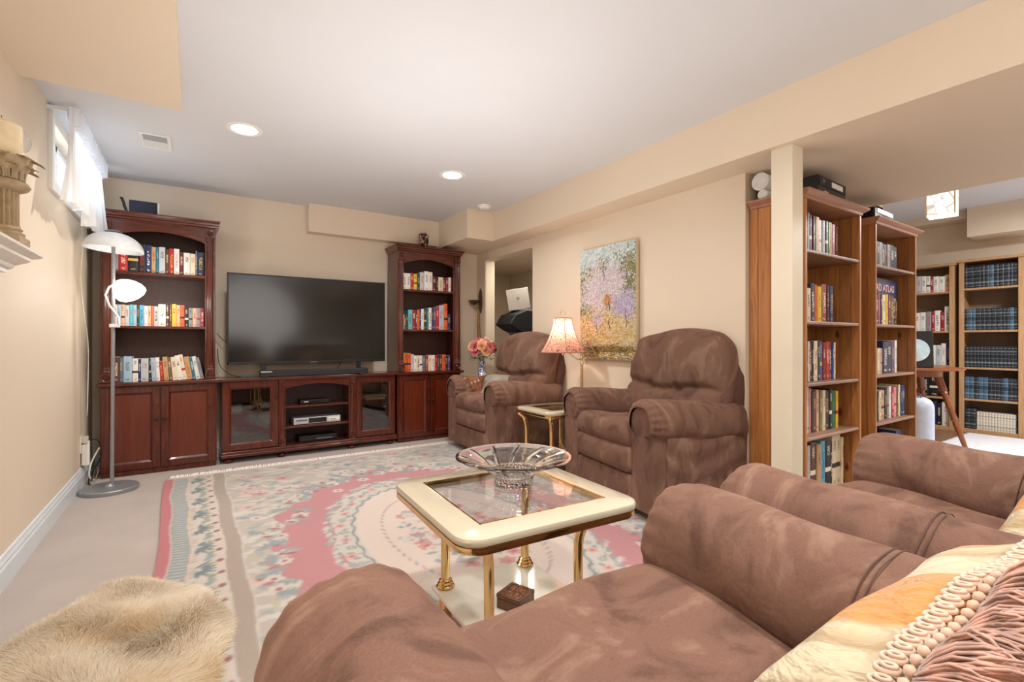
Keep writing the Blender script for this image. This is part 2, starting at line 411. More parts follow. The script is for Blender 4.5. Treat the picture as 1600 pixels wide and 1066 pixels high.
# ================================================================== SETTING
LX, BY, RX = -.69, 5.08, 2.85
ZB = 2.095
def S(name, mat, x0, y0, z0, x1, y1, z1):
    return struct(B(name, mat, None, x0, y0, z0, x1, y1, z1, bevel=0, smooth=0))
S('floor', M['carpet'], LX - .3, -2.7, -.1, 5.0, 5.3, 0)
m = wood('parquet_wood', (112, 78, 54), (142, 102, 74), .4, (2, 12, 12))
S('floor_far_room', m, 5.0, -2.7, -.1, 8.0, 4.2, 0)
S('ceiling', M['ceiling'], LX - .3, -2.7, CEIL, 2.62, 5.3, CEIL + .1)
# left wall around the window
WY0, WY1, WZ0, WZ1 = 3.74, 4.80, 1.97, 2.33
mb = MB()
mb.box(LX - .25, -2.7, 0, LX, WY0, CEIL); mb.box(LX - .25, WY1, 0, LX, 5.3, CEIL)
mb.box(LX - .25, WY0, 0, LX, WY1, WZ0); mb.box(LX - .25, WY0, WZ1, LX, WY1, CEIL)
struct(mb.build('wall_left', M['wall'], smooth=0))
S('wall_back', M['wall'], LX, BY, 0, 2.98, BY + .15, CEIL)
S('wall_closet_back', M['wall'], 2.8, 6.4, 0, 4.4, 6.5, 2.4)
S('wall_closet_left', M['wall'], 2.85, 5.23, 0, 2.98, 6.5, 2.4)
S('floor_closet', M['carpet'], 2.6, 5.3, -.1, 5.0, 6.5, 0)
S('wall_front', M['wall'], LX, -2.7, 0, 8.0, -2.6, 2.6)
Y0op, Y1op = 3.93, 4.88
mb = MB(); mb.box(RX, 1.68, 0, RX + .13, Y0op, ZB); mb.box(RX, Y1op, 0, RX + .13, 5.3, ZB); mb.box(RX, Y0op, 2.0, RX + .13, Y1op, ZB)
struct(mb.build('wall_right', M['wall'], smooth=0))
S('trim_opening', M['wall2'], RX + .01, Y1op - .004, 0, RX + .125, Y1op, 2.0)
mb = MB(); mb.box(RX + .12, 1.68, 0, 4.95, 1.78, 2.4); struct(mb.build('wall_partition', M['wall'], smooth=0))
S('wall_closet', M['wall'], 4.2, 1.78, 0, 4.32, 6.5, 2.4)
S('ceiling_closet', M['wall'], RX, 1.68, 2.096, 4.95, 6.5, 2.2)
S('wall_far_side', M['wall'], 4.95, 3.9, 0, 8, 4.05, 2.6)
S('wall_far_end', M['wall'], 4.95, 1.78, 0, 5.07, 3.9, 2.6)
S('wall_far', M['wall'], 7.75, -2.7, 0, 7.9, 4.2, 2.6)
S('ceiling_far', plain('far_ceiling_paint', (226, 230, 240), .8, var=.01), 4.4, -2.7, 2.555, 8.0, 4.2, 2.65)
S('trim_far_soffit', M['wall2'], 7.45, 1.72, 2.475, 7.75, 3.9, 2.555)
S('trim_far_duct', M['wall2'], 7.28, -2.6, 2.225, 7.75, 1.675, 2.555)
# beam and low soffit
BX = 2.595
mb = MB(); mb.box(BX, -2.6, ZB, RX + .12, 4.28, CEIL + .05); mb.box(RX + .12, -2.6, ZB, 4.4, 1.68, CEIL + .2)
struct(mb.build('ceiling_beam', M['wall2'], smooth=0))
S('ceiling_duct', M['wall2'], 2.29, 4.28, ZB, 2.95, BY, CEIL)
S('trim_back_soffit', M['wall2'], .92, BY - .12, 2.115, 2.29, BY, CEIL)
S('trim_left_duct', M['wall2'], LX, -2.6, 2.288, -.06, 3.13, CEIL)
S('trim_post', plain('post_paint', (218, 206, 184), .5, var=.02, nscale=6, bmp=.05), 2.635, 1.293, 0, 2.745, 1.405, ZB)
# baseboards
def baseboard(name, x0, y0, x1, y1, nx, ny):
    L = math.hypot(x1 - x0, y1 - y0)
    prof = [(0, 0), (.017, 0), (.017, .085), (.012, .095), (.014, .105), (.008, .118), (.006, .13), (0, .135)]
    o = MB().prism(prof, 'x', 0, L).build(name, M['trim'], smooth=0)
    o.location = (x0, y0, 0); ax = Vector(((x1 - x0) / L, (y1 - y0) / L, 0)); ay = Vector((nx, ny, 0))
    R = Matrix(((ax.x, ay.x, 0), (ax.y, ay.y, 0), (0, 0, 1))).to_4x4(); o.matrix_world = Matrix.Translation((x0, y0, 0)) @ R
    return struct(o)
baseboard('baseboard_left', LX, -2.6, LX, BY, 1, 0)
baseboard('baseboard_back', LX, BY, 2.85, BY, 0, -1)
baseboard('baseboard_right', RX, 1.68, RX, Y0op, -1, 0)
# window
w_ = MB()
for (a, b_, c, d) in ((WY0, WZ0, WY0 + .05, WZ1), (WY1 - .05, WZ0, WY1, WZ1), (WY0, WZ0, WY1, WZ0 + .04), (WY0, WZ1 - .04, WY1, WZ1), ((WY0 + WY1) / 2 - .02, WZ0, (WY0 + WY1) / 2 + .02, WZ1)):
    w_.box(LX - .12, a, b_, LX - .07, c, d)
wn = struct(w_.build('window_1', M['white'], bevel=.003))
MB().box(LX - .1, WY0 + .03, WZ0 + .03, LX - .095, WY1 - .03, WZ1 - .03).build('pane', M['win_glass'], wn, smooth=0)
cs = MB()
cs.box(LX - .001, WY0 - .055, WZ0 - .06, LX + .02, WY0, WZ1 + .05); cs.box(LX - .001, WY1, WZ0 - .06, LX + .02, WY1 + .055, WZ1 + .05)
cs.box(LX - .001, WY0, WZ0 - .06, LX + .02, WY1, WZ0)
cs.build('casing', M['white'], wn, bevel=.003)
# sheer valance
cur = thing('window_valance', 'sheer white pleated valance curtain hanging over the high window', 'curtain', (LX, 3.5, 2.37))
def cfn(u, v):
    y = 3.36 + u * 1.34; pl = math.sin(u * 2 * PI * 17)
    top = 2.372
    hem = 1.78 + .03 * math.sin(u * 2 * PI * 2) + .07 * math.exp(-((u - .33) / .07) ** 2)
    z = top + (hem - top) * v
    x = LX + .10 + .018 * pl * (1 if v < .12 else .6) + .02 * math.sin(u * 2 * PI * 5 + 3 * v) * v + .025 * v
    return (x - LX, y + (3.62 - 3.36) * (1 - v) * (1 - u) - 3.5, z - 2.37)
MB().grid(cfn, 150, 22).build('sheer_panel', M['sheer'], cur, smooth=180, recalc=False)
MB().grid(lambda u, v: (.118 + .028 * math.sin(u * 2 * PI * 17), 3.62 + u * 1.09 - 3.5, .0 - .10 * v), 150, 4).build('pleated_heading', M['sheer'], cur, smooth=180, recalc=False)
MB().tube([(.085, .14, -.01), (.085, 1.19, -.01)], .006).build('rod', M['white'], cur)
MB().box(.0, .15, -.02, .09, .165, 0).build('bracket', M['white'], cur); MB().box(.0, 1.17, -.02, .09, 1.19, 0).build('bracket', M['white'], cur)

# ceiling fittings
CEI = [('round recessed ceiling light nearer the window', CANS[0]), ('round recessed ceiling light above the television, right of the vent', CANS[1])]
for i, (x, y) in enumerate(CANS):
    lb = ['round lit recessed ceiling light nearest the window and vent', 'round lit recessed ceiling light above the black television and right bookcase'][i] if i < 2 else 'recessed ceiling light out of view above the foreground, %s' % ['', '', 'left nearer the sheepskin', 'right above the gold pillow', 'rear left behind the camera', 'rear right behind the camera'][i]
    t = thing('recessed_light', lb, 'ceiling light', (x, y, CEIL), group='recessed ceiling lights')
    MB().lathe([(.075, 0), (.075, -.004), (.098, -.006), (.104, -.002), (.104, 0)], seg=36, caps=False).build('trim_ring', M['white'], t, recalc=False)
    MB().lathe([(.001, -.004), (.05, -.006), (.076, -.001)], seg=32, caps=False).build('lens', M['can'], t, recalc=False)
t = thing('ceiling_vent', 'white slatted ceiling air vent left of the recessed light', 'vent', (-.22, 3.99, CEIL))
MB().box(-.085, -.14, -.008, .085, -.115, 0).box(-.085, .115, -.008, .085, .14, 0).box(-.085, -.115, -.008, -.065, .115, 0).box(.065, -.115, -.008, .085, .115, 0).build('frame', M['white'], t, bevel=.002)
MB().box(-.065, -.115, -.002, .065, .115, 0).build('backing', M['lampwhite'], t)
for k in range(12):
    MB().box(-.064, -.112 + k * .0187, -.006, .064, -.101 + k * .0187, -.003).build('slat', M['ventslat'] if k < 6 else M['white'], t)
t = thing('smoke_detector', 'round white smoke detector on the ceiling beside the beam corner', 'smoke detector', (2.39, 4.11, CEIL))
MB().lathe([(.0, -.034), (.04, -.034), (.052, -.026), (.056, -.012), (.066, -.010), (.068, 0)], seg=32, caps=False).build('cover', M['white'], t)
MB().lathe([(.0, -.037), (.012, -.037), (.014, -.033)], seg=16, caps=False).build('test_button', M['lampwhite'], t)

# ================================================================== BOOKS
ORD = ['first', 'second', 'third', 'fourth', 'fifth', 'sixth', 'seventh', 'eighth', 'ninth', 'tenth', 'eleventh', 'twelfth', 'thirteenth', 'fourteenth', 'fifteenth', 'sixteenth',
       'seventeenth', 'eighteenth', 'nineteenth', 'twentieth', '21st', '22nd', '23rd', '24th', '25th', '26th', '27th', '28th', '29th', '30th']
def book_mesh(wd, dp, ht, cover, hard):
    """local: x thickness 0..wd, y 0 (spine)..dp, z 0..ht"""
    mb = MB(); t = .0022 if hard else .0008; ov = .003 if hard else 0
    mb.add([(0, .003, 0), (wd * .25, .0006, 0), (wd * .75, .0006, 0), (wd, .003, 0), (wd, dp, 0), (wd - t, dp, 0), (wd - t, .006, 0), (t, .006, 0), (t, dp, 0), (0, dp, 0),
            (0, .003, ht), (wd * .25, .0006, ht), (wd * .75, .0006, ht), (wd, .003, ht), (wd, dp, ht), (wd - t, dp, ht), (wd - t, .006, ht), (t, .006, ht), (t, dp, ht), (0, dp, ht)],
           [(i, (i + 1) % 10, 10 + (i + 1) % 10, 10 + i) for i in range(10)] +
           [(0, 9, 8, 7), (0, 7, 6, 3, 2, 1), (3, 6, 5, 4), (10, 17, 18, 19), (10, 11, 12, 13, 16, 17), (13, 14, 15, 16)], 0)
    mb.box(t, .006, ov, wd - t, dp - ov, ht - ov, 1)
    return mb.build('book', [cover, M['paper']], smooth=0)
NB = 0
def book_row(origin, rz, width, specs, shelf, group, dp=.15, unit=None, depth_jit=.01):
    """specs: list of (color, rel width, height m[, lean deg[, ink[, style]]]); origin = left front corner on the shelf"""
    global NB
    tot = sum(s[1] for s in specs) or 1; sc_ = width / tot if unit is None else unit
    x = 0; ca, sa = math.cos(rz), math.sin(rz); cnt = 0
    for i, s in enumerate(specs):
        wd = s[1] * sc_
        if s[0] is None: x += wd; continue
        lean = math.radians(s[3]) if len(s) > 3 and s[3] else 0
        dark = sum(BOOKC[s[0]]) < 330
        ink = s[4] if len(s) > 4 and s[4] else (random.choice(['light', 'gold', 'light']) if dark else random.choice(['dark', 'red', 'dark']))
        st = s[5] if len(s) > 5 else random.choice([0, 1, 2, 1, 0, 2, 3])
        d = min(dp, .24) * random.uniform(.88, 1.0)
        g = wd * .96
        o = book_mesh(g / (math.cos(lean) if lean else 1) , d, s[2], book_mat(s[0], ink, st), random.random() < .6)
        jy = random.uniform(0, depth_jit)
        dz = .0005 + (abs(math.sin(lean)) * g if lean > 0 else 0)
        px = x + (0 if lean <= 0 else 0)
        o.location = (origin[0] + ca * px - sa * jy, origin[1] + sa * px + ca * jy, origin[2] + dz)
        o.rotation_euler = (Matrix.Rotation(rz, 3, 'Z') @ Matrix.Rotation(lean, 3, 'Y')).to_euler()
        sz = 'thin ' if wd < .014 else ('thick ' if wd > .038 else '')
        tag(o, '%s%s book, %s from left on the %s' % (sz, s[0], ORD[cnt], shelf), 'book', group); cnt += 1; NB += 1
        x += wd

# ================================================================== CHERRY HUTCHES
def arch_poly(x0, x1, ztop, zs, zc, n=18):
    """board with arched underside: springs at zs, crown at zc"""
    p = [(x1, ztop), (x0, ztop), (x0, zs)]
    for k in range(1, n):
        a = k / n; p.append((x0 + (x1 - x0) * a, zs + (zc - zs) * math.sin(PI * a) ** .8))
    p.append((x1, zs)); return p
def molding(mb, x0, x1, yf, yb, z0, prof, mi=0):
    """cornice with side returns: prof list of (projection, z)"""
    vs = []; n = len(prof)
    for p, z in prof: vs += [(x0 - p, yb, z0 + z), (x0 - p, yf - p, z0 + z), (x1 + p, yf - p, z0 + z), (x1 + p, yb, z0 + z)]
    fs = []
    for i in range(n - 1):
        for k in range(4):
            k2 = (k + 1) % 4; fs.append((i * 4 + k, i * 4 + k2, (i + 1) * 4 + k2, (i + 1) * 4 + k))
    fs += [(0, 1, 2, 3), tuple((n - 1) * 4 + k for k in (3, 2, 1, 0))]
    mb.add(vs, fs, mi)
def rosette(parent, x, y, z, s=.033):
    mb = MB().box(x - s, y, z - s, x + s, y + .012, z + s)
    mb.lathe([(s * .85, 0), (s * .8, -.006), (s * .62, -.002), (s * .5, -.006), (s * .3, -.002), (s * .25, -.009), (.001, -.012)], (x, y, z), 20, axis='y', caps=False, flute=.12, fn=8)
    return mb.build('rosette', M['cherry'], parent, bevel=.001)
def column(parent, x, y, z0, z1, r=.0255):
    prof = [(r * 1.3, z0), (r * 1.3, z0 + .012), (r * 1.05, z0 + .018), (r * 1.2, z0 + .026), (r * .95, z0 + .034), (r, z0 + .05), (r, z1 - .05), (r * .95, z1 - .034), (r * 1.2, z1 - .026), (r * 1.05, z1 - .018), (r * 1.3, z1 - .012), (r * 1.3, z1)]
    MB().lathe(prof, (x, y, 0), 48, flute=.13, fn=16).build('fluted_column', M['cherry'], parent, smooth=50)
def panel_door(parent, x0, x1, z0, z1, yf, knob_side, fr=.05, glass=False, knob=True):
    mb = MB(); t = .02
    for (a, b_, c, d) in ((x0, z0, x0 + fr, z1), (x1 - fr, z0, x1, z1), (x0 + fr, z0, x1 - fr, z0 + fr), (x0 + fr, z1 - fr, x1 - fr, z1)):
        mb.box(a, yf, b_, c, yf + t, d)
    # sloped inner lip
    i0, i1, j0, j1 = x0 + fr, x1 - fr, z0 + fr, z1 - fr; q = .014
    vs = [(i0, yf, j0), (i1, yf, j0), (i1, yf, j1), (i0, yf, j1), (i0 + q, yf + .012, j0 + q), (i1 - q, yf + .012, j0 + q), (i1 - q, yf + .012, j1 - q), (i0 + q, yf + .012, j1 - q)]
    mb.add(vs, [(k, (k + 1) % 4, 4 + (k + 1) % 4, 4 + k) for k in range(4)])
    d = mb.build('door', M['cherry'], parent, bevel=.003, recalc=False)
    if glass: MB().box(i0 + .004, yf + .012, j0 + .004, i1 - .004, yf + .015, j1 - .004).build('glass_pane', M['door_glass'], d, smooth=0)
    else: MB().box(i0, yf + .011, j0, i1, yf + .017, j1).build('door_panel', M['cherry_panel'], d, smooth=0)
    kx = x1 - fr * .45 if knob_side > 0 else x0 + fr * .45; kz = (z0 + z1) / 2 + (.06 if not glass else .16)
    if knob:
        MB().lathe([(.006, 0), (.005, -.012), (.011, -.016), (.012, -.022), (.007, -.027), (.0005, -.028)], (kx, yf, kz), 16, axis='y', caps=False).build('knob', M['black_matt'], d)
    return d
CORN = [(0, 0), (0, .012), (.012, .018), (.014, .03), (.022, .036), (.024, .05), (.034, .062), (.036, .072)]
def hutch(name, label, x0, x1, shelves, ox0, ox1, zc):
    """x0..x1 outer hutch, ox0..ox1 opening"""
    t = thing(name, label, 'bookcase', ((x0 + x1) / 2, 4.9, 0)); L = [MB(), ]
    lx = (x0 + x1) / 2; yf, yb = 4.74 - 4.9, 5.05 - 4.9
    X0, X1, O0, O1 = x0 - lx, x1 - lx, ox0 - lx, ox1 - lx
    P = t
    B('base_carcass', M['cherry'], P, X0 - .002, yf + .02, .035, X1 + .012, yb, .70)
    B('plinth', M['cherry'], P, X0 + .008, yf + .01, 0, X1 + .002, yb, .04)
    B('counter', M['cherry_h'], P, X0 - .018, yf - .022, .70, X1 + .035, yb, .728, bevel=.006, seg=3)
    mid = (X0 + X1) / 2
    panel_door(P, X0 + .006, mid - .004, .045, .692, yf, 1)
    panel_door(P, mid + .004, X1 - .002, .045, .692, yf, -1)
    B('side_panel', M['cherry'], P, X0, yf + .012, .728, X0 + .02, yb, zc)
    B('side_panel', M['cherry'], P, X1 - .02, yf + .012, .728, X1, yb, zc)
    mbs = MB().box(X0, yf, .728, O0, yf + .02, zc).box(O1, yf, .728, X1, yf + .02, zc); mbs.build('face_stiles', M['cherry'], P, bevel=.002)
    B('back_panel', M['hutch_back'], P, X0 + .02, yb - .012, .728, X1 - .02, yb - .002, zc)
    B('top_panel', M['cherry_dark'], P, X0 + .02, yf + .02, zc - .02, X1 - .02, yb - .012, zc)
    for z in shelves: B('shelf', M['cherry_h'], P, X0 + .02, yf + .006, z - .02, X1 - .02, yb - .012, z)
    MB().prism(arch_poly(O0 - .002, O1 + .002, zc, zc - .125, zc - .065), 'y', yf - .003, yf + .018).build('arched_valance', M['cherry_h'], P, smooth=30)
    mb = MB(); molding(mb, X0, X1, yf - .006, yb, zc - .006, CORN); mb.build('cornice', M['cherry_h'], P, smooth=20)
    for cx in ((X0 + O0) / 2 + .002, (X1 + O1) / 2 - .002):
        column(P, cx, yf - .004, .728 + .078, zc - .078)
        MB().box(cx - .034, yf - .018, .728, cx + .034, yf, .806).box(cx - .034, yf - .018, zc - .078, cx + .034, yf, zc - .006).build('column_block', M['cherry'], P, bevel=.002)
        rosette(P, cx, yf - .028, .728 + .04); rosette(P, cx, yf - .028, zc - .04)
    return t
hutch('cherry_bookcase', 'tall dark cherry bookcase with arched top left of the television', -.603, .142, (1.592, 1.168), -.532, .068, 1.985)
hutch('cherry_bookcase', 'tall dark cherry bookcase with arched top right of the television', 1.735, 2.45, (1.590, 1.172), 1.795, 2.365, 1.975)
LB = 'shelf of the left cherry bookcase'; RB = 'shelf of the right cherry bookcase'
g = 'books in the left cherry bookcase'
HY = 4.775
book_row((-.528, HY, 1.592), 0, .592, [('grey', 8, .17), ('red', 14, .235), ('black', 16, .232, 0, 'gold', 3), ('black', 11, .225, 0, 'red', 2), ('navy', 9, .222), ('tan', 7, .212), ('teal', 5, .212), ('silver grey', 10, .215), ('brown', 6, .2), ('red', 8, .21), ('white', 9, .212), ('maroon', 7, .188), ('white', 11, .185), ('cream', 9, .182), ('slate', 3, .21), ('dark blue', 12, .2)], 'top ' + LB, g)
book_row((-.528, HY, 1.168), 0, .592, [('cream', 6, .165), ('pale blue', 6, .165), ('peach', 6, .166), ('silver grey', 7, .162), ('turquoise', 6, .168), ('pale blue', 6, .166), ('dark green', 4, .166), ('sky blue', 8, .166), ('white', 6, .16), ('peach', 5, .162), ('orange', 5, .162), ('silver grey', 7, .16), ('white', 13, .178), ('brown', 5, .175), ('maroon', 5, .178), ('yellow', 8, .182), ('peach', 6, .176), ('orange', 8, .176), ('black', 7, .155, 0, 'light', 3), ('grey', 7, .155), ('peach', 7, .155), ('grey', 7, .156), ('crimson', 7, .156)], 'middle ' + LB, g)
book_row((-.528, HY, .729), 0, .592, [('brown', 9, .195), ('slate', 6, .192), ('pale blue', 13, .2), ('white', 9, .182), ('navy', 4, .178), ('silver grey', 12, .18), ('dark blue', 5, .182), ('pale blue', 7, .186, -3), ('white', 6, .186, -3), ('red', 6, .155, -4), ('tan', 8, .188, -4), ('mottled brown', 6, .186, -5), ('cream', 9, .188, -5), ('white', 8, .202, -8), ('cream', 7, .208, -10), ('tan', 9, .19, -9), ('teal', 5, .185, -9), ('white', 8, .19, -10), ('grey', 6, .182, -12)], 'bottom ' + LB, g)
g = 'books in the right cherry bookcase'
book_row((1.798, HY, 1.590), 0, .56, [('white', 8, .168), ('white', 8, .17), ('red', 6, .175), ('yellow', 7, .168, 0, 'dark', 3), ('dark green', 5, .165), ('silver grey', 9, .19), ('white', 9, .205), ('white', 8, .2), ('maroon', 8, .16), ('black', 4, .15), ('cream', 10, .155), ('brown', 5, .155), ('crimson', 6, .152), ('white', 6, .16)], 'top ' + RB, g)
book_row((1.798, HY, 1.172), 0, .56, [('cream', 4, .155), ('dark green', 4, .15), ('brown', 5, .16), ('turquoise', 9, .205), ('crimson', 7, .205), ('maroon', 4, .2), ('orange', 5, .21), ('navy', 4, .225), ('white', 6, .22), ('dark green', 6, .225), ('teal', 5, .23), ('white', 7, .235), ('navy', 4, .24), ('purple', 6, .245), ('red', 7, .25), ('pale blue', 7, .26), ('silver grey', 5, .27), ('orange', 8, .285, 0, 'dark', 3), ('navy', 9, .175)], 'middle ' + RB, g)
book_row((1.798, HY, .729), 0, .55, [('yellow', 4, .2), ('orange', 7, .192, 0, 'dark', 3), ('orange', 7, .192, 0, 'dark', 3), ('silver grey', 7, .18), ('white', 6, .165), ('cream', 6, .165), ('white', 6, .165), ('slate', 7, .165), ('crimson', 6, .165), ('cream', 7, .165), ('white', 8, .168), ('red', 6, .168), ('navy', 5, .165), ('brown', 6, .168), ('orange', 8, .172), ('black', 5, .16), ('purple', 6, .162)], 'bottom ' + RB, g)

# router
t = thing('wifi_router', 'upright dark blue router with twin antennas on left bookcase top', 'router', (-.36, 4.82, 2.051), math.radians(0))
MB().box(-.075, -.012, 0, .105, .02, .115).build('body', M['black_matt'], t, bevel=.004)
MB().box(-.07, -.0145, .006, .098, -.012, .112).build('front_panel', plain('dark_blue_gloss', (38, 46, 66), .2), t)
MB().box(.105, -.012, 0, .118, .02, .112).build('white_edge', M['white'], t, bevel=.002)
for a, z in ((-.1, .02), (-.115, .075)):
    MB().prism([(a, z), (a + .02, z), (a + .002, z + .055), (a - .02, z + .055)], 'y', 0, .012).build('antenna', M['black'], t, bevel=.002)
# amphora
t = thing('amphora', 'small black and terracotta amphora on top of right bookcase', 'vase', (2.05, 4.82, 2.041))
am = plain('black_glaze', (24, 20, 20), .2); te = plain('terracotta', (168, 96, 60), .5, var=.3, nscale=60)
m, nt, b = mat_new('amphora_decor'); setp(b, rough=.25); v = coords(nt); f = noise(nt, v, 38, 1, .4, .6)
nt.links.new(ramp(nt, f, [(.48, lin((22, 18, 20))), (.52, lin((196, 130, 92)))], 'CONSTANT'), b.inputs['Base Color'])
MB().lathe([(.026, 0), (.028, .008), (.02, .014), (.034, .03), (.052, .065), (.056, .09), (.048, .11), (.03, .122), (.028, .132)], seg=32).build('belly', m, t)
MB().lathe([(.028, .13), (.027, .145), (.032, .155), (.034, .165), (.028, .166), (.026, .16)], seg=32).build('neck', am, t)
MB().lathe([(.0325, .1555), (.0355, .160), (.0355, .168), (.03, .1685)], seg=32, caps=False).build('rim', te, t)
for s in (-1, 1):
    MB().tube([(s * .03, 0, .150), (s * .05, 0, .152), (s * .054, 0, .135), (s * .048, 0, .112)], .005).build('handle', am, t)

# ================================================================== TV STAND
t = thing('tv_stand', 'low dark cherry media cabinet with glass doors under the television', 'cabinet', (.96, 4.9, 0)); P = t
cx = .96; yf, yb = 4.75 - 4.9, .15
X0, X1 = .178 - cx, 1.722 - cx
B('top_board', M['cherry_h'], P, X0 - .005, yf - .02, .700, X1 + .004, yb, .728, bevel=.006, seg=3)
B('bottom_board', M['cherry_h'], P, X0 + .005, yf - .015, .075, X1 - .003, yb, .10, bevel=.006)
B('base_molding', M['cherry_h'], P, X0 + .002, yf - .022, .048, X1, yb, .078, bevel=.008, seg=3)
B('side_panel', M['cherry'], P, X0 + .012, yf + .01, .1, X0 + .03, yb, .70)
B('side_panel', M['cherry'], P, X1 - .03, yf + .01, .1, X1 - .012, yb, .70)
B('back_panel', M['cherry_dark'], P, X0 + .03, yb - .012, .1, X1 - .03, yb - .003, .70)
C0, C1 = .627 - cx, .684 - cx; D0, D1 = 1.244 - cx, 1.312 - cx
for a, b_ in ((C0, C1), (D0, D1)):
    B('partition', M['cherry'], P, a + .015, yf + .014, .1, b_ - .015, yb - .012, .70)
    B('pilaster', M['cherry'], P, a, yf + .002, .1, b_, yf + .016, .70)
    column(P, (a + b_) / 2, yf, .165, .635, .020)
    for z in (.132, .668): rosette(P, (a + b_) / 2, yf - .016, z, .029)
    MB().box((a + b_) / 2 - .027, yf - .006, .1, (a + b_) / 2 + .027, yf + .004, .162).box((a + b_) / 2 - .027, yf - .006, .638, (a + b_) / 2 + .027, yf + .004, .70).build('column_block', M['cherry'], P)
MB().prism(arch_poly(C1, D0, .70, .615, .655), 'y', yf, yf + .016).build('arched_valance', M['cherry_h'], P)
for z in (.455, .268): B('shelf', M['cherry_h'], P, C1 - .02, yf + .02, z - .018, D0 + .02, yb - .012, z)
B('shelf', M['cherry_h'], P, X0 + .03, yf + .05, .40, C0 + .015, yb - .012, .415)
B('shelf', M['cherry_h'], P, D1 - .015, yf + .05, .44, X1 - .03, yb - .012, .455)
panel_door(P, X0 + .015, C0 - .003, .105, .697, yf, 1, glass=True, fr=.052)
panel_door(P, D1 + .003, X1 - .014, .105, .697, yf, -1, glass=True, fr=.05)
for x in (X0 + .06, (C0 + C1) / 2, (D0 + D1) / 2, X1 - .06):
    for y in (yf + .03, yb - .06):
        MB().lathe([(.022, 0), (.032, .008), (.036, .022), (.03, .036), (.022, .042), (.026, .05)], (x, y, 0), 20).build('bun_foot', M['cherry'], P)
def device(name, label, cat, x, y, z, w_, d, h, mat, parts):
    t = thing(name, label, cat, (x, y, z))
    MB().box(-w_ / 2, 0, .004, w_ / 2, d, h).build('case', mat, t, bevel=.003)
    MB().box(-w_ / 2 + .02, .02, 0, -w_ / 2 + .04, .04, .004).box(w_ / 2 - .04, .02, 0, w_ / 2 - .02, .04, .004).box(-w_ / 2 + .02, d - .04, 0, -w_ / 2 + .04, d - .02, .004).box(w_ / 2 - .04, d - .04, 0, w_ / 2 - .02, d - .02, .004).build('foot_pads', M['rubber'], t)
    for (n, mt, x0, z0, x1, z1) in parts: MB().box(x0, -.003, z0, x1, .002, z1).build(n, mt, t, bevel=.001)
    return t
disp = plain('dark_display', (20, 22, 30), .15)
device('media_box', 'small black media box with lit dots, top shelf of media cabinet', 'electronics', .95, 4.82, .455, .26, .15, .04, M['black'], [('display', disp, -.05, .012, .04, .03), ('status_light', M['white'], -.1, .02, -.06, .026)])
device('disc_player', 'silver video player with black centre, middle shelf of media cabinet', 'electronics', .97, 4.81, .268, .42, .18, .062, M['silver'], [('disc_tray', M['black'], -.08, .012, .08, .056), ('slot', M['grey_pl'], -.19, .034, -.09, .046), ('button_panel', M['white'], .1, .02, .2, .05), ('button', M['grey_pl'], .11, .026, .125, .038), ('button', M['grey_pl'], .13, .026, .145, .038), ('button', M['grey_pl'], .15, .026, .165, .038)])
device('disc_player', 'black disc player on the bottom shelf of the media cabinet', 'electronics', .98, 4.82, .1, .34, .17, .055, M['black'], [('disc_tray', M['grey_pl'], -.02, .018, .13, .03), ('display', disp, -.15, .015, -.05, .035)])
# things behind the right glass door
for k, (c, wx, z) in enumerate([('cream', .2, .455), ('yellow', .24, .478), ('cream', .22, .492)]):
    o = MB().box(-wx / 2, 0, 0, wx / 2, .16, .012 if k else .02).build('magazine_pile', plain('album_' + c.replace(' ', '_'), BOOKC[c], .5), bevel=.001, loc=(1.53, 4.83, z + (0 if k < 1 else 0)))
    tag(o, '%s on the shelf behind the right glass door' % ['thick cream album lowest', 'thin yellow folder in the middle', 'thin cream folder on top'][k], 'folder', 'folders behind the right glass door')
for k, x in enumerate((.42, .5)):
    t = thing('brass_candlestick', ['left brass candlestick behind the left glass cabinet door', 'right brass candlestick behind the left glass cabinet door'][k], 'candlestick', (x, 4.92, .416), group='brass candlesticks')
    MB().lathe([(.035, 0), (.035, .008), (.012, .018), (.008, .05), (.013, .07), (.008, .09), (.009, .19), (.02, .2), (.02, .21)], seg=20).build('stem', M['brass'], t)
    MB().lathe([(.012, .208), (.014, .235), (.011, .236)], seg=16).build('socket', M['brass'], t)
o = MB().box(-.05, 0, 0, .05, .08, .07).build('small_white_box', M['white'], bevel=.006, loc=(.30, 4.9, .416)); tag(o, 'small white box behind the left glass cabinet door', 'box')

# TV
t = thing('television', 'large black flat screen television on the cherry media cabinet', 'television', (.93, 4.78, .728))
w0, w1 = .228 - .93, 1.612 - .93; z0, z1 = .845 - .728, 1.642 - .728
mb = MB(); q = .012
mb.box(w0, -.005, z0, w1, .035, z0 + .02); mb.box(w0, -.005, z1 - q, w1, .035, z1); mb.box(w0, -.005, z0, w0 + q, .035, z1); mb.box(w1 - q, -.005, z0, w1, .035, z1); mb.box(w0, .02, z0, w1, .035, z1)
mb.build('bezel', M['black'], t, bevel=.002)
MB().box(w0 + .01, .0, z0 + .018, w1 - .01, .01, z1 - .01).build('screen', M['screen'], t, smooth=0)
MB().box(-.35, .03, .25, .35, .07, .7).build('rear_housing', M['black_matt'], t, bevel=.01)
for s in (-.42, .42):
    MB().prism([(s - .02, .12), (s + .02, .12), (s + .02, .012), (s - .02, .012)], 'y', .0, .03).box(s - .02, -.09, .0, s + .02, .12, .012).build('stand_foot', M['black'], t, bevel=.003)
MB().box(-.03, -.007, z0 + .004, .03, -.004, z0 + .014).build('maker_badge', M['grey_pl'], t)
t = thing('sound_bar', 'long low black sound bar in front of the television', 'speaker', (.95, 4.76, .7285))
MB().box(-.475, -.035, .004, .475, .035, .058).build('body', M['black'], t, bevel=.006)
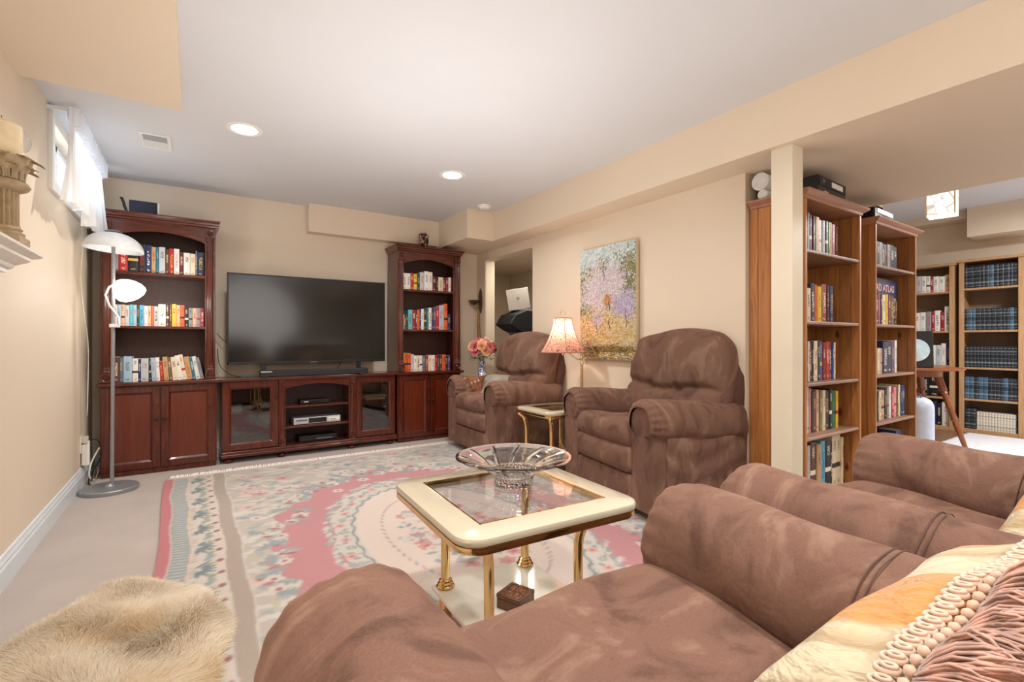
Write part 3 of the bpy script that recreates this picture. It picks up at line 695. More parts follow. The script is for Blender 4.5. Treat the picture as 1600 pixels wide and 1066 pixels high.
MB().box(-.47, -.038, .008, .47, -.034, .052).build('grille', M['black_matt'], t, bevel=.002)
MB().box(-.47, -.0385, .044, -.38, -.0345, .052).build('label_plate', M['silver'], t)
for s in (-.4, .38): MB().box(s, -.02, 0, s + .03, .02, .004).build('foot', M['rubber'], t)
def cable(name, label, pts, r=.003, mat=None):
    # catmull-rom
    P = [Vector(p) for p in pts]; out = []
    Q = [P[0]] + P + [P[-1]]
    for i in range(1, len(Q) - 2):
        for k in range(8):
            s = k / 8; a, b_, c, d = Q[i - 1:i + 3]
            out.append(.5 * ((2 * b_) + (-a + c) * s + (2 * a - 5 * b_ + 4 * c - d) * s * s + (-a + 3 * b_ - 3 * c + d) * s ** 3))
    out.append(P[-1])
    o = MB().tube(out, r, 6).build(name, mat or M['black'], smooth=180); return tag(o, label, 'cable')
cable('power_cable', 'thin black cable drooping from left bookcase to television', [(.16, 5.0, 1.12), (.22, 4.98, 1.05), (.34, 4.93, 1.0), (.5, 4.86, 1.0)])
cable('power_cable', 'black cable curling down behind left end of the media cabinet top', [(.165, 5.0, .98), (.18, 4.96, .84), (.25, 4.9, .76), (.33, 4.86, .735), (.44, 4.84, .735), (.36, 4.8, .735), (.28, 4.79, .735)])
cable('power_cable', 'blue-grey cable lying on the left end of the media cabinet top', [(.27, 4.82, .733), (.34, 4.79, .733), (.43, 4.80, .733), (.47, 4.83, .733)], mat=plain('blue_cable', (70, 110, 140), .5))
cable('power_cable', 'short black cable hanging below the right half of the television', [(1.2, 4.85, .86), (1.17, 4.84, .8), (1.1, 4.85, .74)], .003)

# ================================================================== FLOOR LAMP LEFT
LPX, LPY = -.50, 4.36
t = thing('floor_lamp', 'grey floor lamp with white dome shade and lit reading head', 'lamp', (LPX, LPY, 0))
MB().lathe([(.165, 0), (.167, .008), (.165, .024), (.158, .03), (.03, .034), (.012, .05), (.001, .05)], (-.0, .0, 0), 40).build('base', M['lampgrey'], t)
MB().tube([(.012, 0, .04), (.018, 0, 1.0), (.02, 0, 1.79)], .0115, 14).build('pole', M['lampgrey'], t)
mb = MB(); mb.xf = Matrix.Translation((.02, 0, 1.69)) @ Matrix.Rotation(math.radians(4), 4, 'Y')
prof = [(.172 * math.sin(a), .125 * math.cos(a)) for a in np.linspace(.02, PI / 2, 14)]
prof += [(.168 * math.sin(a), .121 * math.cos(a)) for a in np.linspace(PI / 2, .02, 14)]
mb.lathe(prof, seg=44, caps=False); mb.build('dome_shade', M['lampwhite'], t, smooth=60)
MB().lathe([(.02, 0), (.05, .006), (.04, .014), (.0, .016)], (.02, 0, 1.812), 24).build('cap', M['lampgrey'], t)
MB().tube([(.02, -.02, 1.16), (.055, -.035, 1.165), (.05, -.035, 1.22), (.0, -.035, 1.30), (-.02, -.035, 1.37), (.0, -.035, 1.425), (.04, -.035, 1.455)], .0065, 10).build('flexible_arm', M['lampwhite'], t)
MB().box(.0, -.04, 1.145, .055, .01, 1.17).build('arm_clamp', M['lampwhite'], t, bevel=.004)
AX = Matrix.Translation((.085, -.04, 1.405)) @ Vector((.834, -.552, .05)).to_track_quat('Z', 'Y').to_matrix().to_4x4()
mb = MB(); mb.xf = AX
mb.lathe([(.078, -.02), (.081, .0), (.078, .03), (.066, .07), (.045, .108), (.018, .137), (.001, .143)], seg=36, caps=False); mb.build('glowing_glass_shade', emis('frosted_lamp_glass', (255, 250, 242), 2.2), t, smooth=180)
mb = MB(); mb.xf = AX; mb.lathe([(.001, .02), (.03, .02), (.04, -.01), (.03, -.045), (.001, -.055)], seg=20, caps=False); mb.build('lit_bulb', M['bulb'], t, smooth=180)
mb = MB(); mb.xf = AX; mb.lathe([(.02, -.02), (.026, .0), (.022, .03)], (.078, 0, 0), seg=16); mb.build('shade_joint', M['lampgrey'], t)
l = bpy.data.lights.new('reading_light', 'POINT'); l.energy = 5; l.color = (1, .97, .92); l.shadow_soft_size = .06
o = bpy.data.objects.new('reading_light', l); COL.objects.link(o); o.parent = t; o.location = (.28, -.05, 1.39)
cable('lamp_cord', 'thin white cord hanging down the left wall behind the lamp', [(-.672, 4.5, 1.86), (-.665, 4.5, 1.7), (-.672, 4.48, 1.5), (-.665, 4.55, 1.25), (-.66, 4.68, 1.0), (-.668, 4.7, .5)], .0035, M['cord_w'])
# outlet adapters
t = thing('power_adapter', 'white plug adapters in the wall outlet beside the floor lamp', 'adapter', (LX, 4.62, .3))
MB().box(0, -.04, -.06, .006, .04, .06).build('outlet_plate', M['white'], t, bevel=.002)
MB().box(.006, -.03, .01, .04, .02, .055).build('plug_block', M['cord_w'], t, bevel=.004)
MB().box(.006, -.035, -.15, .03, -.005, .0).box(.01, -.0, -.16, .045, .035, .02).build('adapter_block', M['white'], t, bevel=.006)
cable('power_cable', 'black cord looping from the wall adapters to the floor', [(LX + .05, 4.63, .33), (-.60, 4.66, .31), (-.585, 4.68, .22), (-.62, 4.68, .1), (-.63, 4.6, .03)], .004)
cable('power_cable', 'grey cord arching down beside the left bookcase base', [(-.60, 4.70, .25), (-.64, 4.66, .15), (-.645, 4.62, .06), (-.62, 4.66, .02)], .006, M['cord_w'])
cable('power_cable', 'black cord bundled on the floor by the lamp base', [(-.60, 4.72, .15), (-.635, 4.68, .1), (-.65, 4.62, .02), (-.63, 4.56, .008)], .005)
cable('power_cable', 'tan cord coiled on the carpet left of the bookcase', [(-.625, 4.72, .01), (-.61, 4.74, .08), (-.62, 4.70, .1), (-.63, 4.68, .04), (-.615, 4.72, .02)], .004, plain('tan_cord', (150, 120, 80), .5))

# ================================================================== MANTEL + COLUMN CANDLE
t = thing('mantel_shelf', 'white moulded mantel shelf end on the left wall', 'shelf', (LX, 2.21, 1.3245))
mb = MB()
def mant(prof):
    vs = []; n = len(prof)
    for p, z in prof: vs += [(0, .60 - (.15 - p), z), (p, .60 - (.15 - p), z), (p, -1.4, z), (0, -1.4, z)]
    fs = [(i * 4 + k, i * 4 + (k + 1) % 4, (i + 1) * 4 + (k + 1) % 4, (i + 1) * 4 + k) for i in range(n - 1) for k in range(4)]
    fs += [(0, 1, 2, 3), tuple((n - 1) * 4 + k for k in (3, 2, 1, 0))]; mb.add(vs, fs)
mant([(.06, 0), (.062, .012), (.075, .02), (.08, .032), (.108, .048), (.118, .056), (.12, .066), (.14, .072), (.15, .08), (.15, .09)])
mb.build('moulded_shelf', M['mantel'], t, smooth=25)
CY = 2.55
t = thing('column_candle_holder', 'tan carved column candle holder standing on the mantel', 'candle holder', (-.605, CY, 1.4150))
MB().box(-.064, -.07, 0, .064, .07, .03).build('square_plinth', M['stone'], t, bevel=.004)
MB().lathe([(.062, .03), (.064, .04), (.052, .048), (.058, .056), (.050, .066)], seg=32).build('base_rings', M['stone'], t)
MB().lathe([(.052, .064), (.048, .075), (.047, .19), (.050, .2)], seg=144, flute=.22, fn=18).build('fluted_shaft', M['stone'], t, smooth=60)
MB().lathe([(.050, .198), (.072, .208), (.08, .22), (.074, .232), (.06, .24)], seg=32).build('collar', M['stone'], t)
mb = MB().lathe([(.055, .238), (.062, .265), (.082, .30), (.086, .325), (.06, .33)], seg=40, flute=.1, fn=8)
def acan(a0, wd, r0, z0, hgt, curl):
    def f(u, v):
        w_ = (u - .5) * 2; sc2 = math.sin(PI * min(1, .25 + .75 * v) ) ** .5 * (1 - .3 * v) * (1 + .12 * math.cos(v * 26)); a = a0 + w_ * wd * sc2
        th = v * 2.3; r = r0 + curl * (v ** 2.2) * 1.0 - .006 * (1 - w_ * w_) + (.012 * math.sin(max(0, v - .8) / .2 * PI / 2)); z = z0 + hgt * math.sin(min(th, PI / 2 + .7)) - .004 * abs(w_)
        r -= .005 * abs(math.sin(w_ * 7)) ; return (r * math.cos(a), r * math.sin(a), z)
    return f
for k in range(8):
    mb.grid(acan(2 * PI * k / 8 + .2, .42, .070, .243, .088, .042), 13, 14)
    mb.grid(acan(2 * PI * k / 8 + .2 + PI / 8, .36, .068, .243, .052, .034), 13, 12)
mb.build('acanthus_capital', M['stone'], t, smooth=50, recalc=False)
t = thing('pillar_candle', 'cream pillar candle standing in the carved column holder', 'candle', (-.605, CY, 1.7455))
MB().lathe([(.055, 0), (.057, .004), (.057, .115), (.052, .121), (.02, .126), (.01, .138), (.001, .142)], seg=32).build('wax_body', M['candle'], t)
MB().tube([(0, 0, .138), (.001, 0, .15)], .0012, 6).build('wick', M['black'], t)
t = thing('glass_globe', 'clear glass globe beside the candle on the mantel', 'glass globe', (-.625, 2.735, 1.4150))
gg = thin_glass('globe_glass', (.95, .97, 1, 1), .04)
MB().lathe([(.04, 0), (.045, .01), (.02, .03), (.012, .3), (.02, .38), (.03, .39)], seg=24).build('glass_stem', gg, t)
MB().lathe([(.001 + .062 * math.sin(a), .45 - .062 * math.cos(a)) for a in np.linspace(.02, PI - .02, 18)], seg=32, caps=False).build('globe', gg, t, smooth=180)

# ================================================================== PAINTING
def paint_canvas():
    ny, nz = 220, 330; W, Hh = .632, .93
    img = np.zeros((ny, nz, 3))
    u, v = np.meshgrid(np.linspace(0, 1, ny), np.linspace(0, 1, nz), indexing='ij')
    def L(c): return np.array(lin(c)[:3])
    img[:] = L((196, 208, 206))
    R = np.random.default_rng(5)
    def stroke(cx, cy, a, b_, ang, col):
        x0, x1 = max(0, int((cx - a) * ny)), min(ny, int((cx + a) * ny) + 2); y0, y1 = max(0, int((cy - a) * nz)), min(nz, int((cy + a) * nz) + 2)
        if x0 >= x1 or y0 >= y1: return
        U = u[x0:x1, y0:y1] - cx; V_ = (v[x0:x1, y0:y1] - cy) * 1.47
        p = U * math.cos(ang) + V_ * math.sin(ang); q_ = -U * math.sin(ang) + V_ * math.cos(ang)
        mk = (p / a) ** 2 + (q_ / b_) ** 2 < 1
        img[x0:x1, y0:y1][mk] = col
    def cloud(n, fn, pal, a=.03, b_=.009, ang=None):
        for _ in range(int(n * 2.2)):
            c = fn(); 
            if c is None: continue
            col = L(pal[R.integers(len(pal))]) * R.uniform(.85, 1.12)
            stroke(c[0], c[1], a * R.uniform(.4, 1.0), b_ * R.uniform(.5, 1.1), R.uniform(0, PI) if ang is None else ang + R.normal() * .35, col)
    def blob(cx, cy, rx, ry):
        def f():
            a = R.uniform(0, 2 * PI); r = min(1.5, abs(R.normal()) * .55 + .15) * (1 + .22 * math.sin(5 * a + cx * 9) + .14 * math.sin(9 * a + cy * 7)); return (cx + rx * r * math.cos(a), cy + ry * r * math.sin(a))
        return f
    def rect(x0, x1, y0, y1): return lambda: (R.uniform(x0, x1), R.uniform(y0, y1))
    sky = [(184, 204, 212), (206, 216, 214), (166, 192, 206), (222, 222, 212), (196, 208, 200)]
    olive = [(118, 118, 72), (146, 140, 88), (92, 98, 62), (164, 156, 108), (130, 136, 100)]
    lil = [(192, 180, 192), (210, 200, 208), (174, 160, 176), (222, 212, 212), (200, 186, 186), (214, 198, 186)]
    lil2 = [(168, 156, 182), (186, 176, 198), (154, 142, 170), (198, 188, 204)]
    yel = [(200, 164, 84), (218, 192, 124), (172, 134, 62), (216, 204, 160), (150, 122, 70), (204, 174, 104), (192, 186, 168), (206, 196, 168)]
    grn = [(96, 84, 44), (122, 104, 50), (74, 70, 40), (160, 120, 50), (136, 116, 66)]
    cloud(1200, rect(0, 1, .72, 1), sky, .05, .014, .5)
    cloud(500, rect(0, 1, .4, .8), [(170, 176, 160), (190, 184, 170), (150, 156, 130)], .03, .01)
    cloud(700, blob(.88, .72, .2, .2), olive, .025, .008); cloud(260, blob(.42, .81, .13, .08), olive + lil, .02, .007)
    cloud(200, blob(.22, .76, .1, .08), olive, .02, .007); cloud(260, blob(.05, .66, .1, .14), olive, .02, .008)
    cloud(400, blob(.1, .4, .16, .1), olive, .022, .008)
    cloud(2200, blob(.42, .60, .40, .19), lil, .022, .007); cloud(500, blob(.6, .70, .18, .07), lil, .02, .007)
    cloud(900, rect(0, 1, .12, .40), yel, .03, .008); cloud(900, blob(.5, .30, .5, .14), yel, .03, .007, .3)
    cloud(700, blob(.82, .47, .2, .1), lil2, .02, .007); cloud(260, blob(.33, .335, .1, .06), lil2, .018, .006)
    cloud(160, blob(.52, .52, .06, .05), [(190, 130, 80), (150, 96, 60), (214, 170, 110)], .02, .006)
    cloud(1100, blob(.55, .22, .55, .1), yel, .03, .006, .6)
    cloud(500, rect(0, 1, .0, .10), grn + yel, .04, .007, 0.0); cloud(260, blob(.6, .09, .4, .03), grn, .04, .006, 0)
    for (x, y0, y1) in ((.84, .28, .42), (.32, .24, .31), (.55, .44, .5), (.86, .6, .75), (.55, .27, .33), (.45, .7, .85)):
        for k in range(14):
            f = k / 13; stroke(x + .012 * math.sin(6 * f), y0 + (y1 - y0) * f, .012, .006, PI / 2, L((70, 52, 50)))
    cloud(120, rect(0, 1, .1, .8), [(96, 76, 70), (120, 96, 70)], .02, .0025)
    return u, v, img, W, Hh
u, v, img, W, Hh = paint_canvas()
t = thing('painting', 'unframed tall painting of lilac and yellow blossoming trees on wall', 'painting', (RX - .002, 2.84, 1.365))
ny, nz = u.shape
# surface faces -x ; image u runs towards the camera (decreasing y)
Vv = np.stack([np.full(u.size, -.0432), (.5 - u.ravel()) * W, (v.ravel() - .5) * Hh], 1)
Vv[:, 0] -= RNG.uniform(0, .0008, u.size)
idx = np.arange(u.size).reshape(ny, nz); F = np.stack([idx[:-1, :-1], idx[:-1, 1:], idx[1:, 1:], idx[1:, :-1]], -1).reshape(-1, 4)
colr = np.concatenate([img.reshape(-1, 3), np.ones((u.size, 1))], 1)
np_mesh('painted_surface', Vv, F, M['canvas'], t, True, colr)
MB().box(-.043, -W / 2, -Hh / 2, -.012, W / 2, Hh / 2).build('canvas_edge', plain('raw_canvas', (206, 184, 152), .8), t, bevel=.002)
MB().box(-.012, -W / 2 + .06, -Hh / 2 + .06, 0, W / 2 - .06, -Hh / 2 + .1).box(-.012, -W / 2 + .06, Hh / 2 - .1, 0, W / 2 - .06, Hh / 2 - .06).build('stretcher_bar', M['oak'], t)

# ================================================================== RUG
def rug():
    X, Y = np.meshgrid(np.linspace(-1.37, 1.37, 500), np.linspace(-2.07, 2.07, 756), indexing='ij')
    st = 2.74 / 499; img = np.zeros(X.shape + (3,)); R = np.random.default_rng(3)
    def L(c): return np.array(lin(c)[:3])
    cream, beige, pink, teal, gb, tan_, dk, rose = map(L, ((210, 203, 194), (192, 181, 172), (192, 138, 141), (150, 160, 162), (164, 170, 170), (172, 158, 146), (120, 136, 140), (176, 112, 116)))
    img[:] = beige
    d = 1.37 - np.abs(X) + .006 * np.sin(Y * 9)
    def setm(mk, c): img[mk] = c
    def motif(cx, cy, a, b_, ang, col):
        x0, x1 = int((cx - a + 1.37) / st), int((cx + a + 1.37) / st) + 2; y0, y1 = int((cy - a + 2.07) / st), int((cy + a + 2.07) / st) + 2
        x0, y0 = max(0, x0), max(0, y0); x1, y1 = min(500, x1), min(756, y1)
        if x0 >= x1 or y0 >= y1: return
        U = X[x0:x1, y0:y1] - cx; V_ = Y[x0:x1, y0:y1] - cy
        p = (U * math.cos(ang) + V_ * math.sin(ang)) / a; q_ = (-U * math.sin(ang) + V_ * math.cos(ang)) / b_
        mk = np.abs(q_) < (1 - p * p) * (np.abs(p) < 1); img[x0:x1, y0:y1][mk] = col
    def leafspray(cx, cy, s, col, n=6, a0=None):
        a0 = R.uniform(0, 2 * PI) if a0 is None else a0
        for k in range(n):
            a = a0 + (k - n / 2) * .42; r = s * .6
            motif(cx + r * math.cos(a), cy + r * math.sin(a), s * R.uniform(.35, .55), s * .12, a + R.normal() * .15, col)
    def flower(cx, cy, s, c1, c2, n=6):
        a0 = R.uniform(0, 2)
        for k in range(n):
            a = a0 + 2 * PI * k / n; motif(cx + s * .5 * math.cos(a), cy + s * .5 * math.sin(a), s * .5, s * .3, a, c1)
        motif(cx, cy, s * .3, s * .3, 0, c2); motif(cx, cy, s * .3, s * .3, PI / 2, c2)
    # outer floral field swirls
    for _ in range(1500):
        x, y = R.uniform(-1.37, 1.37), R.uniform(-2.07, 2.07); motif(x, y, R.uniform(.05, .11), R.uniform(.012, .024), R.normal() * .6 + .3 * math.sin(3 * y), cream * R.uniform(.95, 1.03))
    E = (np.abs(X / .88)) ** 2.1 + (np.abs(Y / 1.44)) ** 2.1
    wob = .10 * np.sin(14 * np.arctan2(Y / 1.44, X / .88)) + .05 * np.sin(31 * np.arctan2(Y, X))
    for _ in range(1000):
        x, y = R.uniform(-1.0, 1.0), R.uniform(-2.0, 2.0)
        leafspray(x, y, R.uniform(.035, .075), [gb, teal, gb, L((176, 178, 168)), L((190, 184, 160))][R.integers(5)], 5)
    for _ in range(110):
        x, y = R.uniform(-1.0, 1.0), R.uniform(-2.0, 2.0); flower(x, y, R.uniform(.04, .07), [cream, L((214, 186, 178)), L((200, 160, 156))][R.integers(3)], [rose, tan_, L((160, 150, 180))][R.integers(3)])
    setm(E + wob < 1, pink)
    # ragged edge flowers of pink field
    for k in range(230):
        a = 2 * PI * k / 230 + R.normal() * .01; r = 1 + R.normal() * .05 + .04 * math.sin(14 * a)
        x, y = .88 * r * math.copysign(abs(math.cos(a)) ** .95, math.cos(a)), 1.44 * r * math.copysign(abs(math.sin(a)) ** .95, math.sin(a))
        c = k % 3
        if c == 0: leafspray(x, y, R.uniform(.06, .1), teal, 6)
        elif c == 1: flower(x, y, R.uniform(.04, .065), cream, rose)
        else: leafspray(x, y, R.uniform(.05, .08), gb, 5); motif(x, y, .03, .016, a, rose * R.uniform(.9, 1.15))
    # medallion
    E2 = (np.abs(X / .60)) ** 2.1 + (np.abs(Y / 1.09)) ** 2.1
    setm(E2 + wob * .35 < 1, cream * .97)
    for k in range(300):
        a = 2 * PI * k / 300; ca, sa = math.copysign(abs(math.cos(a)) ** .95, math.cos(a)), math.copysign(abs(math.sin(a)) ** .95, math.sin(a))
        r = 1.0 + R.normal() * .025; leafspray(.60 * r * ca, 1.09 * r * sa, R.uniform(.03, .05), [teal, cream, gb, cream][k % 4], 5, a)
    for k in range(120):
        a = 2 * PI * k / 120; ca, sa = math.cos(a), math.sin(a)
        r = .93 + R.normal() * .012
        if k % 4 == 0: flower(.60 * r * ca, 1.09 * r * sa, .036, L((214, 168, 160)), rose)
        elif k % 4 == 2: flower(.60 * r * ca, 1.09 * r * sa, .03, gb, L((206, 190, 150)))
        else: leafspray(.60 * r * ca, 1.09 * r * sa, .036, teal, 4)
    for k in range(300):
        a = 2 * PI * k / 300; r = .845 + .012 * math.sin(k * .8)
        motif(.60 * r * math.cos(a), 1.09 * r * math.sin(a), .014, .006, a + PI / 2 + .5 * math.sin(k), dk)
        if k % 5 == 0: leafspray(.60 * (r + .02) * math.cos(a), 1.09 * (r + .02) * math.sin(a), .022, dk * 1.2, 3)
    E3 = (X / .485) ** 2 + (Y / .90) ** 2; setm(E3 < 1, L((222, 206, 196)))
    # centre bouquet and scattered scrolls
    for _ in range(230):
        a = R.uniform(0, 2 * PI); r = R.uniform(0, 1) ** .6; x, y = .27 * r * math.cos(a), .5 * r * math.sin(a)
        c = R.integers(4)
        if c == 0: flower(x, y, R.uniform(.03, .055), L((206, 150, 146)), rose)
        elif c == 1: flower(x, y, R.uniform(.03, .05), cream, L((190, 170, 150)))
        else: leafspray(x, y, R.uniform(.03, .06), [teal, gb, dk * 1.25][R.integers(3)], 5)
    for k in range(70):
        a = 2 * PI * k / 70; motif(.36 * math.cos(a), .68 * math.sin(a), .028, .007, a + PI / 2 + .6 * math.sin(3 * a), [L((206, 160, 156)), gb][k % 2])
    # side bands
    for s in (-1, 1):
        Sd = (np.sign(X) == s) if s != 0 else None
        setm((d < .36) & Sd & (d > .17), L((214, 200, 188)))
        for _ in range(300):
            motif(s * (1.37 - R.uniform(.16, .29)), R.uniform(-2.05, 2.05), R.uniform(.02, .05), .010, R.normal() * .3, cream)
        for k in range(30):
            y = -2.0 + k * .14
            leafspray(s * (1.37 - (.16 if k % 2 == 0 else .2)), y, .095 if k % 2 == 0 else .05, dk * .95 if k % 2 == 0 else teal, 7, 0 if s < 0 else PI)
            motif(s * (1.37 - .225), y + .045, .022, .012, .3, L((150, 152, 96)))
            motif(s * (1.37 - .262), y + .065, .022, .016, 1.2, L((150, 104, 108)))
            leafspray(s * (1.37 - .21), y + .075, .03, gb, 4)
        setm((d < .358) & (d > .288) & Sd, tan_)
        setm((d < .366) & (d > .358) & Sd, cream); setm((d < .288) & (d > .281) & Sd, cream)
        setm((d < .135) & Sd, teal * 1.05)
        for k in range(118):
            y = -2.05 + k * .035; motif(s * (1.37 - .09), y, .045, .006, .25 * s, cream * .9); motif(s * (1.37 - .085), y + .017, .035, .004, .25 * s, dk * 1.1)
        setm((d < .142) & (d > .132) & Sd, L((224, 196, 180)))
        setm((d < .054) & (d > .048) & Sd, L((224, 196, 180))); setm((d < .048) & Sd, L((190, 118, 124)))
    for q_ in range(2):
        img[1:-1, 1:-1] = .4 * img[1:-1, 1:-1] + .15 * (img[2:, 1:-1] + img[:-2, 1:-1] + img[1:-1, 2:] + img[1:-1, :-2])
    fade = L((200, 190, 182)); img = np.clip(.42 + (img / .42) ** 1.0 * .42 - .42, 0, 1); lum = img.mean(axis=2, keepdims=True); img = np.clip((lum + (img - lum) * 1.12) * .82, 0, 1)
    e = 2.07 - np.abs(Y); setm(e < .012, L((196, 140, 140))); setm((e < .022) & (e > .012), cream)
    img *= (1 + .05 * np.sin(X * 7 + Y * 3)[..., None] * .4)
    return X, Y, img
X, Y, img = rug()
t = thing('area_rug', 'large pink and cream floral rug with cream medallion and fringe', 'rug', (1.2, 2.35, 0))
Z = .012 + .0015 * np.sin(X * 5) * np.cos(Y * 3); 
# wavy left edge as in the photo
XX = X + .018 * np.sin(Y * 2.2 + .6) * (np.abs(X) / 1.37) ** 4
Vv = np.stack([XX.ravel(), Y.ravel(), Z.ravel()], 1); nx_, ny_ = X.shape
idx = np.arange(X.size).reshape(nx_, ny_); F = np.stack([idx[:-1, :-1], idx[1:, :-1], idx[1:, 1:], idx[:-1, 1:]], -1).reshape(-1, 4)
np_mesh('rug_pile', Vv, F, M['rug'], t, True, np.concatenate([img.reshape(-1, 3), np.ones((X.size, 1))], 1))
def loop_pts():
    ys = np.linspace(-2.07, 2.07, 60); xl = -1.37 + .018 * np.sin(ys * 2.2 + .6); xr = 1.37 + .018 * np.sin(ys * 2.2 + .6)
    return [(x, y) for x, y in zip(xl, ys)], [(x, y) for x, y in zip(xr, ys)]
a_, b_ = loop_pts(); mb = MB(); poly = a_ + b_[::-1]; n = len(poly)
mb.add([(p[0], p[1], .0005) for p in poly] + [(p[0], p[1], .0125) for p in poly], [(i, (i + 1) % n, n + (i + 1) % n, n + i) for i in range(n)])
mb.build('bound_edge', plain('rug_binding', (186, 124, 126), .9), t, smooth=0)
n = 620; mb = MB(); R = random.Random(4)
for e in (-1, 1):
    for k in range(n):
        x = -1.36 + 2.72 * k / n; ln = R.uniform(.09, .15); dx = R.uniform(-.02, .02); y0 = e * 2.068
        mb.add([(x, y0, .011), (x + .004, y0, .011), (x + dx * .5 + .005, y0 + e * ln * .5, .019), (x + dx * .5, y0 + e * ln * .5, .019), (x + dx + .005, y0 + e * ln, .003), (x + dx, y0 + e * ln, .003)], [(0, 1, 2, 3), (3, 2, 4, 5)])
tag(mb.build('fringe', plain('fringe_cotton', (240, 232, 222), .9), t, smooth=0, recalc=False), kind='stuff')

# ================================================================== SHEEPSKIN
t = thing('sheepskin', 'fluffy cream sheepskin rug lying on the carpet at left front', 'sheepskin', (-.26, 1.83, .0135))
def skin_r(a):
    return 1 + .10 * math.sin(2 * a + .4) + .07 * math.sin(3 * a + 1) + .05 * math.sin(5 * a)
SX, SY = .29, .76
def sk(u, v):
    a = 2 * PI * v; r = u; k = skin_r(a)
    return (SX * k * r * math.cos(a), SY * k * r * math.sin(a), .006 + .045 * (1 - r ** 4) + .012 * math.sin(7 * a) * r * (1 - r))
hide = plain('hide', (214, 188, 150), .9)
MB().grid(sk, 14, 60, cv=True).build('hide', hide, t, smooth=180, recalc=False)
NS = 110000
r = np.sqrt(RNG.uniform(0, 1, NS)); a = RNG.uniform(0, 2 * PI, NS)
k = 1 + .10 * np.sin(2 * a + .4) + .07 * np.sin(3 * a + 1) + .05 * np.sin(5 * a)
bx, by = SX * k * r * np.cos(a), SY * k * r * np.sin(a); bz = .006 + .045 * (1 - r ** 4)
fx_ = np.sin(bx * 17 + 2 * np.sin(by * 9)) ; fy_ = np.cos(by * 13 + 2 * np.sin(bx * 11))
dirx = .55 * fx_ + .75 * np.cos(a) * r ** 2 + RNG.normal(0, .22, NS); diry = .55 * fy_ + .75 * np.sin(a) * r ** 2 + RNG.normal(0, .22, NS); dirz = .75 - .45 * r ** 3 + RNG.normal(0, .12, NS)
dl = np.sqrt(dirx ** 2 + diry ** 2 + dirz ** 2); ln = RNG.uniform(.035, .068, NS)
d0 = np.stack([dirx / dl, diry / dl, dirz / dl], 1); base = np.stack([bx, by, bz], 1)
side = np.cross(d0, np.array([-.3, -1, .6])); side /= np.linalg.norm(side, axis=1, keepdims=True); wd = .0011
mid = base + d0 * ln[:, None] * .55; tip = mid + (d0 + np.array([0, 0, -.45])) * ln[:, None] * .5
tip[:, 2] = np.maximum(tip[:, 2], .003); mid[:, 2] = np.maximum(mid[:, 2], .004)
Vv = np.stack([base - side * wd, base + side * wd, mid + side * wd * .8, mid - side * wd * .8, tip], 1).reshape(-1, 3)
o5 = np.arange(NS)[:, None] * 5
F = np.concatenate([o5 + np.array([[0, 1, 2]]), o5 + np.array([[0, 2, 3]]), o5 + np.array([[3, 2, 4]])], 0)
m, nt, b = mat_new('fleece'); setp(b, rough=.9, sheen=.4)
v_ = coords(nt); f = noise(nt, v_, 4, 3); b.inputs['Subsurface Weight'].default_value = 0
nt.links.new(ramp(nt, f, [(.3, lin((208, 188, 162))), (.5, lin((224, 210, 188))), (.68, lin((214, 190, 156)))]), b.inputs['Base Color'])
tag(np_mesh('wool_fleece', Vv, F, m, t, True), kind='stuff')

# ================================================================== RECLINERS
def arm(parent, cx, L, hw=.10, Rr=.135, ga=.0055, top=.70, y0=-.02, drop=.05, seam=None, ztop_panel=None, seed=0):
    zc = top - Rr
    pr = [(cx - hw * .95, .05), (cx + hw * .95, .05)] + [(cx + hw * math.cos(a), zc + hw * math.sin(a)) for a in np.linspace(0, PI, 13)]
    mb = MB(); mb.prism(pr, 'y', y0 + .014, L)
    pn = mb.build('arm', M['suede'], parent, bevel=.012, seg=3, smooth=50)
    nth, nt_ = 150, 36; A0, A1 = math.radians(-62), math.radians(242)
    def fn(u, v):
        # v: around, u: along
        th = A0 + (A1 - A0) * v
        if u < .3:
            ph = u / .3 * PI / 2; R_ = hw * .93 + (Rr - hw * .93) * math.sin(ph) ** .9; y = y0 + .065 * (1 - math.cos(ph)); t_ = y - y0
        else:
            q_ = (u - .3) / .7; t_ = .065 + (L - .065 - y0) * q_; y = y0 + t_; R_ = Rr
        e = min(1, min(v, 1 - v) / .16); R2 = R_ * (.80 + .20 * math.sin(e * PI / 2))
        R2 += ga * math.sin(th * 19 + seed) * math.exp(-t_ / .05) * min(1, t_ / .012) * (1 if u > .02 else 0)
        R2 += .003 * math.sin(th * 5 + y * 19 + seed)
        end = max(0, (y - (L - .05)) / .05) if L > 0 else 0
        R2 *= (1 - .25 * end * end)
        z = zc + R2 * math.sin(th) - drop * max(0, t_ - .05) / L
        return (cx + R2 * math.cos(th) * 1.0, y, z)
    pad = MB().grid(fn, nt_, nth).build('arm_pad', M['suede'], pn, smooth=180)
    if seam:
        pts = []
        for k in range(41):
            th = A0 + .5 + (A1 - A0 - 1.0) * k / 40; t_ = seam - y0
            R2 = Rr + .0008 + .003 * math.sin(th * 5 + seam * 19 + seed)
            pts.append((cx + R2 * math.cos(th), seam + .02 * math.sin(th), zc + R2 * math.sin(th) - drop * (t_ - .05) / L))
        MB().tube(pts, .0018, 6).build('arm_seam', M['seam'], pn)
        MB().tube([(p[0], p[1] + .012, p[2]) for p in pts], .0012, 6).build('arm_seam', M['seam'], pn)
